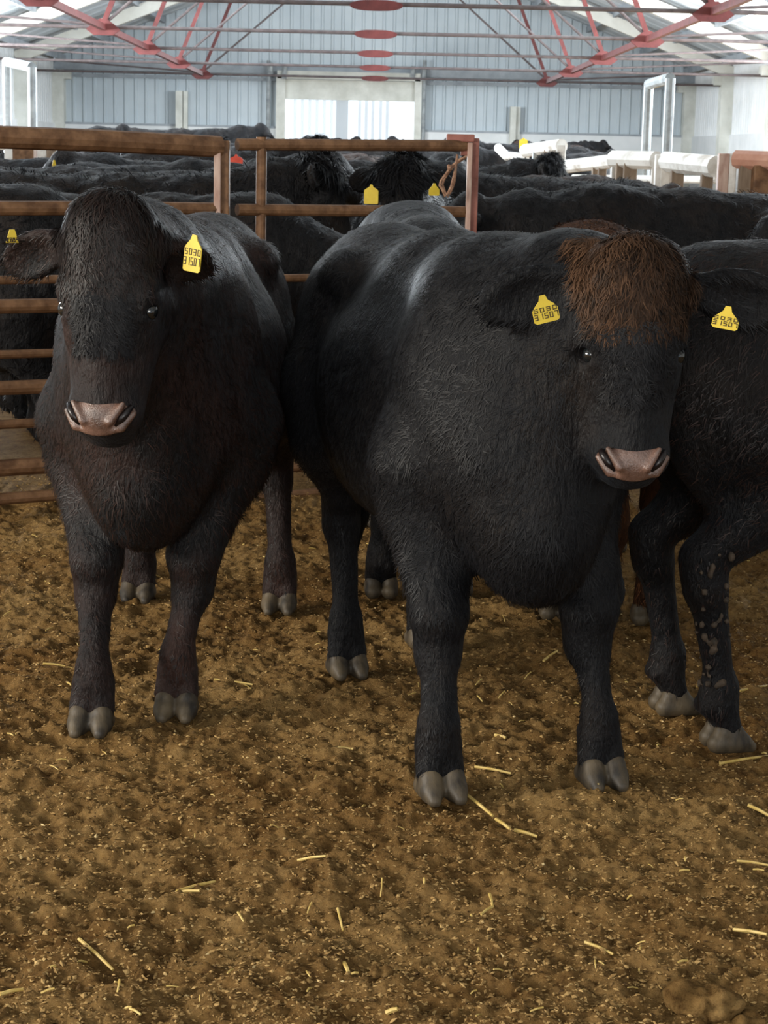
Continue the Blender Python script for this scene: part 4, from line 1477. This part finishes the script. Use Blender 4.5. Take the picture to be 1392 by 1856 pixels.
named = [((845, 1447), (893, 1478), 'bright yellow straw stalk touching the front hoof of the middle cow', .0042),
         ((899, 1482), (925, 1502), 'short yellow straw piece between two longer ones near the front hoof', .0042),
         ((932, 1498), (974, 1504), 'pale straw stalk at the right end of the line of three', .0042),
         ((320, 1610), (390, 1588), 'bright yellow straw crossing another at the lower left', .0036),
         ((318, 1606), (362, 1613), 'yellow straw lying under the crossing one at the lower left', .0036),
         ((388, 1232), (458, 1234), 'yellow straw lying level right of the left cow', .0038),
         ((1060, 1701), (1112, 1716), 'pale bent straw at the lower right', .0032),
         ((1305, 1380), (1392, 1366), 'long dull straw by the hoof of the right cow', .0040),
         ((1340, 1255), (1400, 1240), 'yellow straw sticking out right of the right cow leg', .0036),
         ((1355, 1468), (1396, 1475), 'bright straw at the right edge above the lower corner', .0042),
         ((860, 1398), (926, 1408), 'dull straw lying right of the front leg of the middle cow', .0036),
         ((143, 1708), (205, 1748), 'dull brown straw at the lower left, sloping down', .0036),
         ((1330, 1675), (1390, 1694), 'dull straw near the right edge below the bright one', .0036),
         ((0, 1812), (42, 1803), 'straw cut by the left edge of the picture near the bottom', .0036),
         ((78, 1216), (118, 1216), 'yellow straw left of the left cow front hoof', .0032),
         ((477, 1014), (498, 1020), 'short bright straw between the two cows', .0055),
         ((608, 1350), (640, 1356), 'dull straw below the hind hoof of the middle cow', .003),
         ((897, 1332), (917, 1337), 'tiny speckled straw between the front legs of the middle cow', .0045),
         ((540, 1560), (590, 1575), 'faint straw in the middle of the foreground', .003),
         ((612, 1640), (622, 1665), 'thin upright looking straw in the middle foreground', .0026),
         ((624, 1735), (632, 1755), 'short yellow straw standing out near the bottom middle', .0045),
         ((888, 1612), (893, 1640), 'curved yellow straw right of the centre foreground', .0035),
         ((893, 1640), (872, 1655), 'lower piece of the curved straw right of the centre foreground', .003),
         ((1335, 1562), (1392, 1566), 'dull straw level at the right edge', .003),
         ((700, 1844), (720, 1847), 'pale straw chip at the bottom edge', .0045),
         ((1190, 1205), (1228, 1190), 'straw left of the right cow front hoof', .0035),
         ((985, 1200), (1010, 1190), 'bright straw between the front legs of the middle cow', .004)]
for p0, p1, lab, r in named:
    straw(p0, p1, r, lab)
rs = random.Random(4)
for k in range(110):
    py = 960 + (1850 - 960) * rs.random(); px = rs.uniform(-5, 1395)
    a = rs.uniform(0, pi); L = rs.uniform(8, 26) * (.55 + .45 * (py - 960) / 890)
    straw((px, py), (px + L * cos(a), py + L * sin(a) * .6), rs.uniform(.0012, .0026), 'thin straw fragment on the bedding, %s, %s' % (
        ['at the left', 'in the middle', 'at the right'][min(2, int(max(px, 0) / 465))],
        ['back by the hind hooves', 'level with the front hooves', 'just in front of the front hooves', 'near the bottom edge'][min(3, int((py - 960) / 225))]),
          'scattered straw fragments')


def clod(px, py, r, label):
    c = P(px, py, z=0)
    s = Sculpt((-r * 1.8, -r * 1.8, -r * .6), (r * 1.8, r * 1.8, r * 1.4), r / 11)
    g = random.Random(px)
    for k in range(7):
        s.ell((g.uniform(-.7, .7) * r, g.uniform(-.6, .6) * r, g.uniform(0, .25) * r), (g.uniform(.35, .7) * r, g.uniform(.35, .6) * r, g.uniform(.3, .5) * r), k=r * .2)
    V, Q = s.mesh(1)
    N, A = vnormals(V, Q)
    V = V + N * (r * .35 * (NZ.n3(V[:, 0] * 60, V[:, 1] * 60, V[:, 2] * 60) - .5))[:, None]
    o = link('dung_clod', np_mesh('dung_clod', V, Q, np.full(len(Q), 4)), M['bedding'])
    o.location = (c.x, c.y, ground_at(c.x, c.y) + r * .25)
    tag(o, label, 'clod')


clod(1285, 1815, .065, 'big rough clod at the lower right corner')
clod(1360, 1835, .030, 'small dark clod right of the big one')
clod(690, 1765, .022, 'small clod near the bottom middle')
